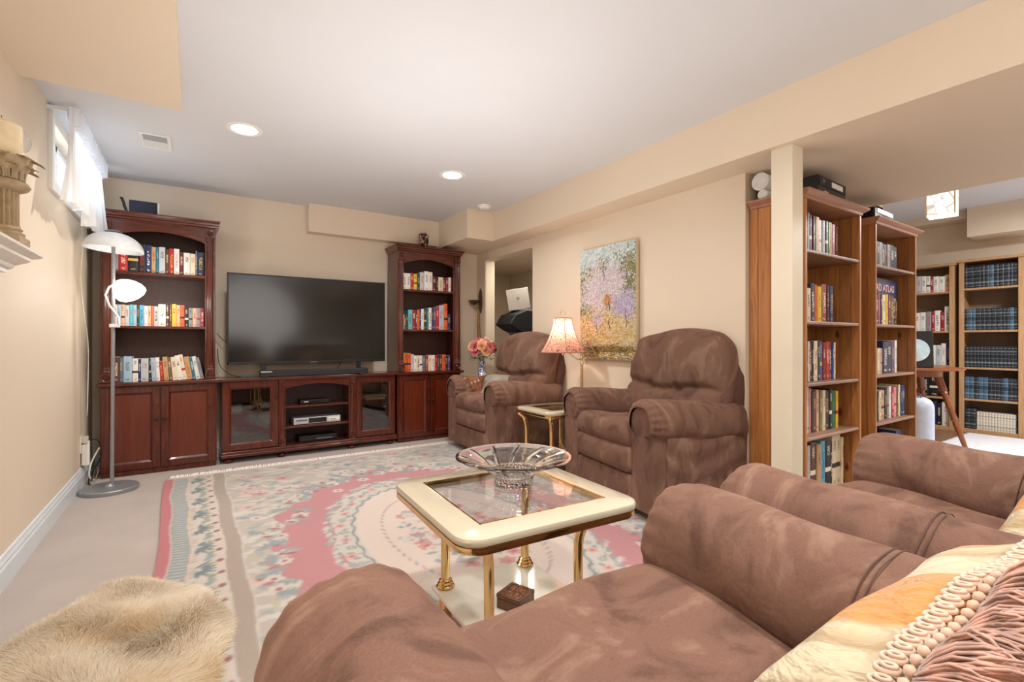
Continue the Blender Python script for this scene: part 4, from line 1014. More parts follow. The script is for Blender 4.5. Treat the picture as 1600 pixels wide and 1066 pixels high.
def recliner(label, loc, rz, W=1.04, D=.72, length=None, back=True, seam=None, seed=0, group='brown suede recliners', lean=11, backY=None, dark=False):
    t = thing('recliner', label, 'armchair', loc, rz, group); P = t
    ac = W / 2 - .13; inner = ac - .085; L = length or D
    for s in (-1, 1): arm(P, s * ac, L - .02, seam=seam, seed=seed + s, ga=.0026 if seam else .0055)
    for s in (-1, 1):
        def wr(Pv, s=s):
            Pv = Pv.copy(); Pv[:, 0] += s * .006 * np.sin(Pv[:, 2] * 46 + 2.2 * np.sin(Pv[:, 1] * 8 + seed)) * (Pv[:, 0] * s > 0); return Pv
        cushion('side_panel', M['suede'], P, (s * (ac + .098), L / 2 + .02, .28), (.014, L / 2 - .07, .215), .012, n=22, fn=wr)
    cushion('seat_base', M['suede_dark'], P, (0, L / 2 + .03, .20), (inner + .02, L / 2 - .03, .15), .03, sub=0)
    R = random.Random(seed + 5)
    def foot(Pv):
        Pv = Pv.copy(); Pv[:, 1] += .006 * np.sin(Pv[:, 0] * 14 + seed) * np.cos(Pv[:, 2] * 18); return Pv
    cushion('footrest_pad', M['suede'], P, (0, .03, .325), (inner - .002, .06, .09), .055, puff=(0, .02, .0), fn=foot)
    cushion('footrest_panel', M['suede'], P, (0, .035, .14), (inner - .002, .045, .10), .03, puff=(0, .012, 0), fn=foot)
    def seat(Pv):
        Pv = Pv.copy(); x, y, z = Pv.T
        up = (z > 0)
        Pv[:, 2] += up * (.012 * np.sin(x * 17 + seed) * np.sin(y * 13 + 1)) - .03 * np.clip(y / .3, -1, 1) * .6
        ed = np.exp(-((y + L * .36) / .07) ** 2); Pv[:, 2] += up * ed * .010
        fr = np.exp(-((y + L * .36 + .08) / .05) ** 2); Pv[:, 2] += .004 * np.sin(x * 60) * fr
        return Pv
    cushion('seat_cushion', M['suede'], P, (0, L * .38 - .03, .445), (inner + .004, L * .38, .075), .07, n=22, puff=(0, .012, .022), fn=seat)
    # back
    hw = ac + .055; hz = .36
    def bk(Pv):
        Pv = Pv.copy(); x, y, z = Pv.T
        front = np.clip((-y) / .09, 0, 1)
        # shoulders narrow at the top
        zz = (z + hz) / (2 * hz)
        Pv[:, 0] *= 1 - .13 * np.clip((zz - .62) / .38, 0, 1) ** 2 - .06 * (zz < .3)
        Pv[:, 2] -= .045 * (x / hw) ** 2 * np.clip((zz - .6) / .4, 0, 1)
        cr = np.exp(-((z + .055 + .018 * np.cos(x * 9)) / .020) ** 2) * np.clip(1.2 - np.abs(x) / hw, 0, 1) ** .3
        Pv[:, 1] += front * cr * .050
        for tx in (-.13, .13):
            g_ = np.exp(-(((x - tx) / .028) ** 2 + ((z + .055) / .03) ** 2)); Pv[:, 1] += front * g_ * .030
            for ang, ln_ in ((.9, .2), (-.9 + PI, .18), (-1.2, .16), (PI + 1.2, .16)):
                dx, dz = math.cos(ang), math.sin(ang); s_ = (x - tx) * dx + (z + .055) * dz; q_ = -(x - tx) * dz + (z + .055) * dx
                Pv[:, 1] += front * np.exp(-(q_ / .011) ** 2) * np.clip(1 - s_ / ln_, 0, 1) * (s_ > 0) * .013
        Pv[:, 1] -= front * .045 * np.exp(-((zz - .16) / .16) ** 2)
        Pv[:, 1] -= front * .02 * np.exp(-((zz - .72) / .2) ** 2)
        Pv[:, 1] += front * .004 * np.sin(x * 21 + z * 9 + seed)
        return Pv
    by = backY if backY is not None else D - .12
    if back:
        cushion('backrest', M['suede'], P, (0, by, .755), (hw, .105, hz), .10, n=44, puff=(0, .035, .02), fn=bk, rot=(math.radians(-lean), 0, 0), sub=1)
        def shell(Pv):
            Pv = Pv.copy(); zz = (Pv[:, 2] + .36) / .72; Pv[:, 0] *= 1 - .22 * np.clip((zz - .55) / .45, 0, 1) ** 2; Pv[:, 2] -= .06 * (Pv[:, 0] / hw) ** 2 * (zz > .7); return Pv
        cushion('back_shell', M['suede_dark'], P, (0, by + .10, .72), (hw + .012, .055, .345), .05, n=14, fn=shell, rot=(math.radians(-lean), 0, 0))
    MB().box(-ac, .09, .0, -ac + .04, L - .1, .06).box(ac - .04, .09, .0, ac, L - .1, .06).box(-ac, .2, .02, ac, .24, .06).build('floor_frame', M['black_matt'], P)
    return t
# facing -x : rotate so local -y -> -x : rz=-90deg ; local x -> -y
recliner('brown suede recliner with satin pillow, nearest the right cherry bookcase', (2.105, 3.875, .0135), math.radians(-90 - 2), seed=1)
recliner('brown suede recliner between the floor lamp and pine bookcase', (2.225, 2.285, .0135), math.radians(-90 - 11), D=.74, W=1.07, seed=2)
A = recliner('brown suede recliner filling the bottom foreground, seat empty in front', (.585, .745, .0135), math.radians(0), W=1.04, D=1.05, length=.98, seam=.40, seed=3, backY=1.0, lean=20)
A.rotation_euler = (0, 0, PI)
# facing +y: local -y -> +y : rz=180
Bc = recliner('brown suede recliner at right foreground holding a gold pillow', (1.69, .755, .0135), PI, W=1.10, D=1.05, length=.98, seam=.40, seed=4, backY=1.0, lean=20)

# ================================================================== PILLOWS
def pillow(name, label, loc, rot, s, mat, thick=.08, n=30, group=None, fold=.006):
    t = thing(name, label, 'pillow', loc, 0, group); t.rotation_euler = rot
    def fn(Pv):
        return Pv
    mb = MB(); N = n
    def side(sg):
        def f(u, v):
            x, y = (u * 2 - 1), (v * 2 - 1)
            pin = 1 - .10 * (abs(x) ** 2 * (1 - abs(y) ** 2)) * 0 
            ex = x * (1 - .10 * (1 - y * y) * abs(x) ** 3); ey = y * (1 - .10 * (1 - x * x) * abs(y) ** 3)
            h = ((1 - x * x) * (1 - y * y)) ** .42 * thick
            h += fold * math.sin(9 * x + 4 * y + 1) * (1 - x * x) * (1 - y * y) * 1.2 + fold * math.sin(14 * y - 6 * x) * (1 - x * x) * (1 - y * y) * (abs(y) + .2)
            return (ex * s, ey * s, sg * h)
        return f
    mb.grid(side(1), N, N); mb.grid(side(-1), N, N)
    o = mb.build('cover', mat, t, smooth=180); 
    bm = bmesh.new(); bm.from_mesh(o.data); bmesh.ops.remove_doubles(bm, verts=bm.verts, dist=1e-4); bmesh.ops.recalc_face_normals(bm, faces=bm.faces); bm.to_mesh(o.data); bm.free()
    sb = o.modifiers.new('s', 'SUBSURF'); sb.levels = 1; sb.render_levels = 1
    return t
def satin(name, direction=0, scale=6.0):
    m, nt, b = mat_new(name); setp(b, rough=.34, sheen=.35, spec=.4)
    v = coords(nt); sp = nd(nt, 'ShaderNodeSeparateXYZ', i0=v)
    n0 = noise(nt, v, 2.2, 2)
    s = nd(nt, 'ShaderNodeMath', _operation='MULTIPLY_ADD', i0=sp.outputs[direction], i1=scale, i2=0.0)
    s2 = nd(nt, 'ShaderNodeMath', _operation='MULTIPLY_ADD', i0=n0, i1=.5, i2=s.outputs[0])
    fr = nd(nt, 'ShaderNodeMath', _operation='FRACT', i0=s2.outputs[0])
    gold, cr, ol = lin((202, 138, 66)), lin((206, 190, 158)), lin((176, 148, 104))
    col = ramp(nt, fr.outputs[0], [(0, gold), (.30, gold), (.33, cr), (.58, cr), (.61, ol), (.74, cr), (.78, gold), (1, gold)])
    nt.links.new(col, b.inputs['Base Color']); f = noise(nt, coords(nt, 'Object', (1.6, .7, 1)), 11, 3, .6, 1.5); bump(nt, b, f, .6, .03)
    return m
M['satin'] = satin('gold_cream_satin', 0, 3.5)
p1 = pillow('satin_pillow', 'large gold and cream striped satin pillow with beaded tassel trim', (.86, .075, .668), (math.radians(-14), math.radians(-11), math.radians(-11)), .285, M['satin'], .095)
trim = MB(); trm = plain('braid_trim', (216, 186, 164), .55, sheen=.4)
PS_, PT = .285, .095
def psurf(x, y):
    u_, v_ = max(-.985, min(.985, x / PS_)), max(-.985, min(.985, y / PS_))
    return ((1 - u_ * u_) * (1 - v_ * v_)) ** .42 * PT + .006 * (math.sin(9 * u_ + 4 * v_ + 1) * 1.2 + math.sin(14 * v_ - 6 * u_) * (abs(v_) + .2)) * (1 - u_ * u_) * (1 - v_ * v_)
NT = 34; TY = .092
for k in range(NT):
    x = -.262 + .52 * k / (NT - 1); z = psurf(x, TY)
    ob = MB()
    ob.tube([(x + .0072 * math.cos(q_), TY + .013 * math.sin(q_), z + .004) for q_ in np.linspace(0, 2 * PI, 13)[:-1]], .0036, 6, closed=True)
    ob.tube([(x + .004 * math.cos(q_), TY - .004 + .008 * math.sin(q_), z + .009) for q_ in np.linspace(0, 2 * PI, 11)[:-1]], .0026, 6, closed=True)
    ob.build('braid_loop', trm, p1, smooth=180)
    z = psurf(x + .004, TY - .026)
    MB().lathe([(.0005, -.007), (.005, -.005), (.007, 0), (.005, .005), (.0005, .007)], (x + .004, TY - .024, z + .004), 12, caps=False).build('trim_bead', trm, p1, smooth=180)
mb = MB(); R = random.Random(9)
for k in range(1400):
    x = R.uniform(-.265, .265); y0 = TY - .03 - R.uniform(0, .006); pts = []
    ln = R.uniform(.07, .17); cl = math.sin(x * 70); cx_ = -.02 * cl + R.uniform(-.016, .016); lift = R.uniform(.0, .016) + .016 * abs(cl)
    for j in range(5):
        f = j / 4; y = y0 - ln * f; xx = max(-.275, min(.275, x + cx_ * f * f))
        pts.append((xx, y, psurf(xx, y) + .004 + lift * math.sin(f * PI * .8)))
    mb.tube(pts, .0019, 4)
m_t = plain('tassel_thread', (188, 146, 130), .5, sheen=.4, var=.5, nscale=38)
tag(mb.build('tassel_threads', m_t, p1, smooth=180, recalc=False), kind='stuff')
p2 = pillow('satin_pillow', 'gold and cream satin pillow on the farther foreground recliner', (1.80, .06, .72), (math.radians(-20), math.radians(-24), math.radians(-9)), .28, satin('gold_cream_satin_two', 0, 3.0), .09)
# pillows on far recliner
pillow('satin_pillow', 'shiny silver satin pillow leaning inside the far recliner', (2.44, 4.03, .585), (math.radians(38), 0, math.radians(-90 + 14)), .20, M['silverpil'], .07)
pillow('satin_pillow', 'bronze satin pillow tucked against arm of the far recliner', (2.27, 4.13, .60), (math.radians(74), 0, math.radians(-90 + 50)), .125, M['brownpil'], .05)

# ================================================================== BRASS TABLES
def brass_table(label, loc, rz, S_=.335, ztop=.50, group='cream and brass side tables'):
    t = thing('side_table', label, 'table', loc, rz, group); P = t
    def rr(h, r, n=8):
        pts = []
        for sx, sy, a0 in ((1, 1, 0), (-1, 1, PI / 2), (-1, -1, PI), (1, -1, 3 * PI / 2)):
            for k in range(n + 1):
                a = a0 + PI / 2 * k / n; pts.append((sx * (h - r) + r * math.cos(a), sy * (h - r) + r * math.sin(a)))
        return pts
    def rsq(h, n):  # square with n+1 points per corner
        return [p for sx, sy in ((1, 1), (-1, 1), (-1, -1), (1, -1)) for p in [(sx * h, sy * h)] * (n + 1)]
    r_ = .075; ho = S_; hi = S_ - .095
    rings = [(rsq(hi, 8), 0), (rsq(hi, 8), .0), (rr(ho - .012, r_ - .006), 0), (rr(ho - .003, r_), -.004), (rr(ho, r_), -.012), (rr(ho - .002, r_), -.024), (rr(ho - .010, r_ - .01), -.030), (rsq(hi, 8), -.030), (rsq(hi, 8), 0)]
    rings = rings[1:]
    vs = []; fs = []; n = len(rings[0][0])
    for pts, z in rings: vs += [(p[0], p[1], ztop + z) for p in pts]
    for i in range(len(rings) - 1):
        for k in range(n): fs.append((i * n + k, i * n + (k + 1) % n, (i + 1) * n + (k + 1) % n, (i + 1) * n + k))
    top = MB().add(vs, fs).build('tabletop_frame', M['enamel'], P, smooth=40)
    band = MB(); bp = rr(ho - .004, r_)
    for z0, z1, e in ((-.030, -.048, .0),):
        n = len(bp); ip = rr(ho - .03, r_ - .025)
        band.add([(p[0], p[1], ztop - .030) for p in bp] + [(p[0] * 1.004, p[1] * 1.004, ztop - .039) for p in bp] + [(p[0], p[1], ztop - .048) for p in bp] + [(p[0], p[1], ztop - .048) for p in ip] + [(p[0], p[1], ztop - .030) for p in ip],
                 [(i * n + k, i * n + (k + 1) % n, ((i + 1) % 5) * n + (k + 1) % n, ((i + 1) % 5) * n + k) for i in range(5) for k in range(n)])
    band.build('brass_band', M['brass'], P, smooth=40)
    mb = MB()
    for a, b_, c, d in ((-hi, -hi, hi, -hi + .006), (-hi, hi - .006, hi, hi), (-hi, -hi, -hi + .006, hi), (hi - .006, -hi, hi, hi)): mb.box(a, b_, ztop - .012, c, d, ztop + .001)
    mb.build('brass_inlay', M['brass'], P)
    MB().box(-hi + .006, -hi + .006, ztop - .009, hi - .006, hi - .006, ztop - .003).build('glass_pane', M['table_pane'], P, smooth=0)
    q_ = .175; qo = S_ - .07
    for sx in (-1, 1):
        for sy in (-1, 1):
            o_ = 1 if True else 0
            for off in ((0, 0),):
                pts = [(sx * q_, sy * q_, .135), (sx * q_, sy * q_, .30), (sx * (q_ + .004), sy * (q_ + .004), .36), (sx * (q_ + .018), sy * (q_ + .018), .41), (sx * (q_ + .045), sy * (q_ + .045), .445), (sx * (qo - .01), sy * (qo - .01), .458)]
                pts = [Vector(p) for p in pts]; out = []
                Q = [pts[0]] + pts + [pts[-1]]
                for i in range(1, len(Q) - 2):
                    for k in range(5):
                        s = k / 5; a, b_, c, d = Q[i - 1:i + 3]
                        out.append(.5 * ((2 * b_) + (-a + c) * s + (2 * a - 5 * b_ + 4 * c - d) * s * s + (-a + 3 * b_ - 3 * c + d) * s ** 3))
                out.append(pts[-1])
                lg = MB().tube(out, .0165, 20).build('leg', M['brass'], P, smooth=180)
            MB().lathe([(.032, .1205), (.034, .126), (.027, .131), (.029, .136), (.0215, .141), (.024, .147), (.017, .152)], (sx * q_, sy * q_, 0), 24).build('flange', M['brass'], lg)
            MB().lathe([(.02, 0), (.026, .01), (.027, .05), (.02, .098)], (sx * q_, sy * q_, 0), 20).build('foot', M['brass'], lg)
    MB().box(-.215, -.215, .10, .215, .215, .12).build('lower_shelf', M['shelf_enamel'], P, bevel=.005)
    return t
brass_table('cream topped glass and brass side table holding the crystal bowl', (.945, 1.445, .013), math.radians(-3))
brass_table('cream topped glass and brass side table between the two far recliners', (2.45, 3.05, .013), math.radians(-2), S_=.25)
# crystal bowl
t = thing('crystal_bowl', 'large flared cut crystal bowl on the cream and brass table', 'bowl', (.985, 1.48, .514))
def bowl(u, v):
    a = 2 * PI * v
    prof = [(.001, .0), (.062, .0), (.074, .004), (.072, .016), (.064, .024), (.068, .036), (.092, .055), (.128, .076), (.170, .093), (.205, .103), (.213, .107), (.2135, .112), (.205, .112), (.165, .104), (.122, .088), (.085, .064), (.055, .044), (.02, .038), (.001, .037)]
    x = u * (len(prof) - 1); i = min(int(x), len(prof) - 2); f = x - i
    r = prof[i][0] * (1 - f) + prof[i + 1][0] * f; z = prof[i][1] * (1 - f) + prof[i + 1][1] * f
    if i < 9:
        cut = 0
        if z > .05: # swirled wedge cuts on flare
            sw = a * 11 + (z - .05) * 60; c_ = max(0, math.cos(sw)) ** 16; fade = math.sin(min(1, max(0, (z - .052) / .05)) * PI) ** .6
            cut = .010 * c_ * fade
        elif r > .06: cut = .0035 * abs(math.sin(a * 16)) * abs(math.sin((z) * 140 + .4))
        if z <= .02 and r > .06: cut = .004 * abs(math.sin(a * 10))
        z += cut * .8; r -= cut * .35
    return (r * math.cos(a), r * math.sin(a), z)
o = MB().grid(bowl, 109, 352, cv=True).build('crystal_body', M['crystal'], t, smooth=24)
# inlaid box
t = thing('inlaid_box', 'small carved brown wooden box on the lower table shelf', 'box', (.925, 1.375, .1335), math.radians(22))
s = .047
MB().box(-s, -s, 0, s, s, .034).build('box_body', M['box_wood'], t, bevel=.002)
m, nt, b = mat_new('inlay_lid'); setp(b, rough=.4); v_ = coords(nt, 'Object', (1, 1, 1)); vo = nd(nt, 'ShaderNodeTexVoronoi', Vector=v_, Scale=120.0)
br = nd(nt, 'ShaderNodeTexChecker', Vector=v_, Scale=70.0); nt.links.new(ramp(nt, vo.outputs['Distance'], [(.3, lin((158, 104, 58))), (.55, lin((84, 44, 24)))]), b.inputs['Base Color'])
MB().box(-s - .001, -s - .001, .035, s + .001, s + .001, .05).build('lid', M['box_wood'], t, bevel=.002)
mb = MB()
for i in (-1, 1):
    for j in (-1, 1):
        mb.lathe([(.011, .0500), (.010, .0515), (.004, .0515), (.003, .0505)], (i * .017, j * .017, 0), 12)
mb.box(-.034, -.002, .05, .034, .002, .0512); mb.box(-.002, -.034, .05, .002, .034, .0512)
for a, b_, c, d in ((-.038, -.038, .038, -.034), (-.038, .034, .038, .038), (-.038, -.034, -.034, .034), (.034, -.034, .038, .034)): mb.box(a, b_, .05, c, d, .0512)
mb.build('inlay', m, t)
mb = MB()
for k in (-1, 1): mb.box(k * .02 - .008, -s - .0012, .012, k * .02 + .008, -s, .02)
mb.build('side_inlay', m, t)

# ================================================================== SWING ARM LAMP
LX2, LY2 = 2.70, 3.02
t = thing('swing_arm_floor_lamp', 'brass swing arm floor lamp with lit pink bell shade', 'lamp', (LX2, LY2, 0)); P = t
MB().lathe([(.11, 0), (.115, .01), (.09, .02), (.02, .03), (.012, .05)], seg=32).build('base', M['brass'], P)
MB().tube([(0, 0, .03), (0, 0, .86)], .011, 14).build('pole', M['brass'], P)
MB().lathe([(.011, .855), (.015, .86), (.012, .875), (.008, .88), (.009, .9), (.013, .905), (.009, .915), (.004, .925)], seg=16).build('finial_joint', M['brass_pale'], P)
# shade centre offset towards image left
ox, oy = -.13, .09
arm_pts = [(0, 0, .90), (ox * .2, oy * .2, .895), (ox * .45, oy * .45, .92), (ox * .7, oy * .7, .955), (ox, oy, .955)]
MB().tube(arm_pts, .0065, 10).build('swing_arm', M['brass_pale'], P, smooth=180)
MB().lathe([(.010, .93), (.013, .94), (.009, .95), (.009, .975), (.012, .985), (.008, .99)], (ox, oy, 0), 16).build('socket', M['brass_pale'], P)
def shade(u, v):
    a = 2 * PI * v; z = .955 + u * .285; r = .078 + .117 * (1 - u) ** 1.7
    seg6 = abs(((v * 6) % 1) - .5) * 2; r *= 1 - .05 * (1 - seg6 ** 2) * 1.0
    return (ox + r * math.cos(a), oy + r * math.sin(a), z)
m, nt, b = mat_new('lamp_shade_fabric'); nt.nodes.remove(b)
v_ = coords(nt); f = noise(nt, v_, 55, 2, .5, 2.0)
n2 = noise(nt, v_, 14, 3)
cA = ramp(nt, f, [(.55, lin((236, 184, 164))), (.60, lin((120, 70, 62)))]); 
tl = nd(nt, 'ShaderNodeBsdfTranslucent'); df = nd(nt, 'ShaderNodeBsdfDiffuse'); nt.links.new(cA, tl.inputs[0]); nt.links.new(cA, df.inputs[0])
mx = nd(nt, 'ShaderNodeMixShader', i0=.55); nt.links.new(df.outputs[0], mx.inputs[1]); nt.links.new(tl.outputs[0], mx.inputs[2]); nt.links.new(mx.outputs[0], nt.nodes['Material Output'].inputs[0])
sh = MB().grid(shade, 14, 72, cv=True).build('lamp_shade', m, P, smooth=60)
tr_ = plain('shade_trim', (150, 108, 92), .6)
for z, r in ((1.24, .078), (.955, .195)):
    MB().tube([(ox + r * (1 - .05 * (1 - (abs(((k / 48 * 6) % 1) - .5) * 2) ** 2)) * math.cos(2 * PI * k / 48), oy + r * (1 - .05 * (1 - (abs(((k / 48 * 6) % 1) - .5) * 2) ** 2)) * math.sin(2 * PI * k / 48), z) for k in range(48)], .003, 6, closed=True).build('shade_trim', tr_, sh)
for k in range(6):
    v0 = k / 6; MB().tube([tuple(Vector(shade(u_, v0)) + Vector((0, 0, 0))) for u_ in np.linspace(0, 1, 8)], .003, 6).build('shade_rib', tr_, sh)
mb = MB().tube([(ox, oy, 1.23), (ox, oy, 1.262)], .003, 8)
mb.tube([(ox + .020 * math.cos(a) * .83, oy - .020 * math.cos(a) * .55, 1.282 + .020 * math.sin(a)) for a in np.linspace(0, 2 * PI, 25)[:-1]], .004, 8, closed=True)
mb.build('ring_finial', M['brass_pale'], P)
MB().lathe([(.012, 1.0), (.03, 1.05), (.035, 1.08), (.022, 1.115), (.001, 1.125)], (ox, oy, 0), 20).build('bulb', emis('warm_bulb', (255, 226, 190), 3), P)
l = bpy.data.lights.new('lamp_glow', 'POINT'); l.energy = 2.8; l.color = (1, .86, .72); l.shadow_soft_size = .035
o = bpy.data.objects.new('lamp_glow', l); COL.objects.link(o); o.parent = t; o.location = (ox, oy, 1.14)

# ================================================================== CORNER: plinth, flower vase, sconce
FXv, FYv = 2.63, 4.58
t = thing('corner_table', 'small dark round corner table behind the far recliner', 'table', (FXv, FYv, 0))
MB().lathe([(.135, .60), (.14, .61), (.135, .622)], seg=32).build('round_top', M['cherry_h'], t)
MB().lathe([(.02, .03), (.03, .1), (.018, .2), (.03, .35), (.02, .5), (.04, .6)], seg=20).build('pedestal', M['cherry'], t)
MB().lathe([(.12, 0), (.12, .02), (.05, .035)], seg=24).build('base', M['cherry'], t)
t = thing('porcelain_vase', 'blue and white porcelain vase with flared foot holding roses', 'vase', (FXv, FYv, .6225))
m, nt, b = mat_new('blue_white_porcelain'); setp(b, rough=.12); v_ = coords(nt); f = noise(nt, v_, 42, 2, .5, 1.5)
nt.links.new(ramp(nt, f, [(.47, lin((232, 234, 240))), (.52, lin((36, 62, 136)))], 'CONSTANT'), b.inputs['Base Color'])
MB().lathe([(.075, 0), (.078, .01), (.066, .04), (.042, .075), (.028, .11), (.026, .15), (.03, .19), (.032, .2)], seg=36).build('body', m, t)
MB().lathe([(.032, .198), (.037, .203), (.036, .21), (.03, .211)], seg=36).build('rim', m, t)
fl = thing('rose_bouquet', 'bouquet of pink, cream and red silk roses in porcelain vase', 'flowers', (FXv, FYv, .845))
R = random.Random(3)
rose_m = {c: plain('rose_' + c, v, .6, var=.15, nscale=60) for c, v in {'pink': (222, 112, 124), 'rose': (208, 84, 100), 'cream': (236, 208, 170), 'peach': (236, 176, 126), 'red': (188, 28, 44), 'blush': (232, 160, 156)}.items()}
def rose(parent, c, r, mat, nrm):
    mb = MB(); Rm = Vector((0, 0, 1)).rotation_difference(Vector(nrm)).to_matrix().to_4x4(); mb.xf = Matrix.Translation(c) @ Rm
    for ring, (rr_, tilt, n, hh) in enumerate(((.25, .1, 3, .75), (.5, .35, 4, .7), (.75, .7, 5, .6), (1.0, 1.05, 6, .5))):
        for k in range(n):
            a0 = 2 * PI * k / n + ring * .7
            def pf(u, v, rr_=rr_, a0=a0, n=n, tilt=tilt, hh=hh):
                a = a0 + (u - .5) * 2 * PI / n * 1.35; q_ = v * (1 - .35 * (2 * u - 1) ** 2)
                rad = r * (rr_ * .55 + rr_ * .5 * q_ * (1 + tilt * q_)); return (rad * math.cos(a), rad * math.sin(a), r * (hh * q_ * 1.1 - .35 - .12 * tilt * q_ ** 3))
            mb.grid(pf, 6, 5)
    mb.build('rose', mat, parent, smooth=180, recalc=False)
spots = []
names = ['pink', 'blush', 'rose', 'pink', 'cream', 'cream', 'peach', 'pink', 'rose', 'peach', 'red', 'pink', 'blush', 'peach', 'rose', 'cream', 'pink']
for i, nm in enumerate(names + names[4:15]):
    el = [.35, .15, .0, -.05, .75, .95, .35, .55, .15, .05, 1.1, .8, .45, -.05, .3, .55, .2][i % 17] + (.22 if i > 16 else 0)
    az = -PI / 2 - .6 + (i * 2.399) % 3.3 - 1.1
    d = Vector((math.cos(el) * math.cos(az) * 1.15, math.cos(el) * math.sin(az) * 1.15, math.sin(el) * .9)); rr_ = .128 * R.uniform(.9, 1.08)
    rose(fl, Vector((0, 0, .11)) + d * rr_, .036 * R.uniform(.9, 1.15), rose_m[nm], d)
for i in range(10):
    az = i * .63 ; d = Vector((math.cos(az), math.sin(az), .3)); rose(fl, Vector((0, 0, .10)) + d * .10, .034, rose_m[names[(i * 3) % 17]], d)
mb = MB()
for k in range(70):
    az = R.uniform(0, 2 * PI); r0 = R.uniform(.03, .12); z = R.uniform(.0, .09); c = Vector((r0 * math.cos(az), r0 * math.sin(az), z)); dr = Vector((math.cos(az), math.sin(az), R.uniform(-.6, .3))).normalized(); sd = dr.cross(Vector((0, 0, 1))).normalized()
    l_ = R.uniform(.03, .05); mb.add([c, c + dr * l_ * .5 + sd * l_ * .28 + Vector((0, 0, .004)), c + dr * l_, c + dr * l_ * .5 - sd * l_ * .28 + Vector((0, 0, .004))], [(0, 1, 2), (0, 2, 3)])
tag(mb.build('leaves', M['leaf'], fl, smooth=0, recalc=False), kind='stuff')
mb = MB()
for k in range(9):
    a = k * .7; mb.tube([(.006 * math.cos(a), .006 * math.sin(a), -.1), (.02 * math.cos(a), .02 * math.sin(a), 0), (.06 * math.cos(a), .06 * math.sin(a), .09)], .002, 5)
mb.build('stems', M['leaf'], fl)
# sconce on the right wall near the corner
t = thing('wall_sconce', 'antique bronze wall sconce with cup beside the doorway', 'sconce', (RX - .001, 4.985, 1.35))
bz_ = plain('antique_bronze', (104, 84, 62), .4, metal=.6, var=.3, nscale=60)
def plate(u, v):
    a = 2 * PI * v; return (-.012 * (1 - u ** 3) - .002, .045 * u * math.cos(a), .18 + .15 * u * math.sin(a))
MB().grid(plate, 8, 32, cv=True).build('oval_backplate', bz_, t)
MB().tube([(-.01, 0, .3), (-.006, -.035, .24), (-.006, -.04, .18), (-.006, -.03, .1), (-.01, 0, .05)], .006, 8).tube([(-.01, 0, .3), (-.006, .035, .24), (-.006, .04, .18), (-.006, .03, .1), (-.01, 0, .05)], .006, 8).build('plate_rim', bz_, t)
MB().tube([(-.02, 0, -.28), (-.03, 0, -.1), (-.03, 0, .05), (-.05, 0, .12), (-.08, 0, .14)], [.022, .016, .012, .01, .01], 12).build('tapered_stem', plain('carved_horn', (150, 116, 70), .4, var=.5, nscale=50), t)
MB().lathe([(.012, .13), (.03, .14), (.055, .165), (.07, .18), (.066, .18), (.03, .15)], (-.09, 0, 0), 24, caps=False).build('cup', bz_, t)

# ================================================================== DOORWAY: laptop on black stand
t = thing('exercise_stand', 'black plastic exercise machine console seen through the doorway', 'exercise machine', (3.42, 4.93, 0), math.radians(0))
P = t
EX = Matrix.Translation((0, 0, .13))
MB().prism([(-.30, 1.25), (-.22, 1.37), (-.05, 1.43), (.25, 1.41), (.36, 1.33), (.36, 1.15), (.22, 1.11), (-.1, 1.15), (-.2, 1.19)], 'y', -.17, .17).build('console', M['black_matt'], P, bevel=.015)
MB().box(-.12, -.13, 1.09, .3, .13, 1.21).build('housing', M['grey_pl'], P, bevel=.02)
MB().prism([(.0, .05), (.08, .05), (.06, 1.13), (-.04, 1.13)], 'y', .07, .11).build('upright', M['black'], P, bevel=.005)
MB().prism([(.0, .05), (.08, .05), (.06, 1.13), (-.04, 1.13)], 'y', -.11, -.07).build('upright', M['black'], P, bevel=.005)
MB().box(-.02, -.1, .8, .04, .1, .86).build('cross_bar', M['black'], P)
MB().box(-.3, -.2, 0, .4, .2, .05).build('foot_base', M['black'], P, bevel=.01)
mb = MB(); mb.tube([(.1, -.16, 1.39), (.14, -.2, 1.43), (.28, -.21, 1.41), (.34, -.19, 1.31)], .012, 8); mb.build('grip', M['rubber'], P)
t = thing('laptop', 'open silver laptop with round logo perched on the black console', 'laptop', (3.36, 4.90, 1.432), math.radians(52))
lid = MB(); lid.xf = Matrix.Rotation(math.radians(-8), 4, 'X') @ Matrix.Rotation(math.radians(-12), 4, 'Y')
lid.box(-.012, -.135, .012, 0, .135, .27)
lid.build('lid', plain('laptop_silver', (208, 200, 190), .4, metal=.2), t, bevel=.003)
lg = MB(); lg.xf = lid.xf; lg.tube([(-.0135, .017 * math.cos(a), .15 + .017 * math.sin(a)) for a in np.linspace(0, 2 * PI, 25)[:-1]], .0014, 6, closed=True); lg.box(-.0142, -.010, .146, -.012, .010, .154)
lg.build('round_logo', M['logo'], t)
MB().box(0, -.135, 0, .19, .135, .014).build('keyboard_base', M['silver'], t, bevel=.003)

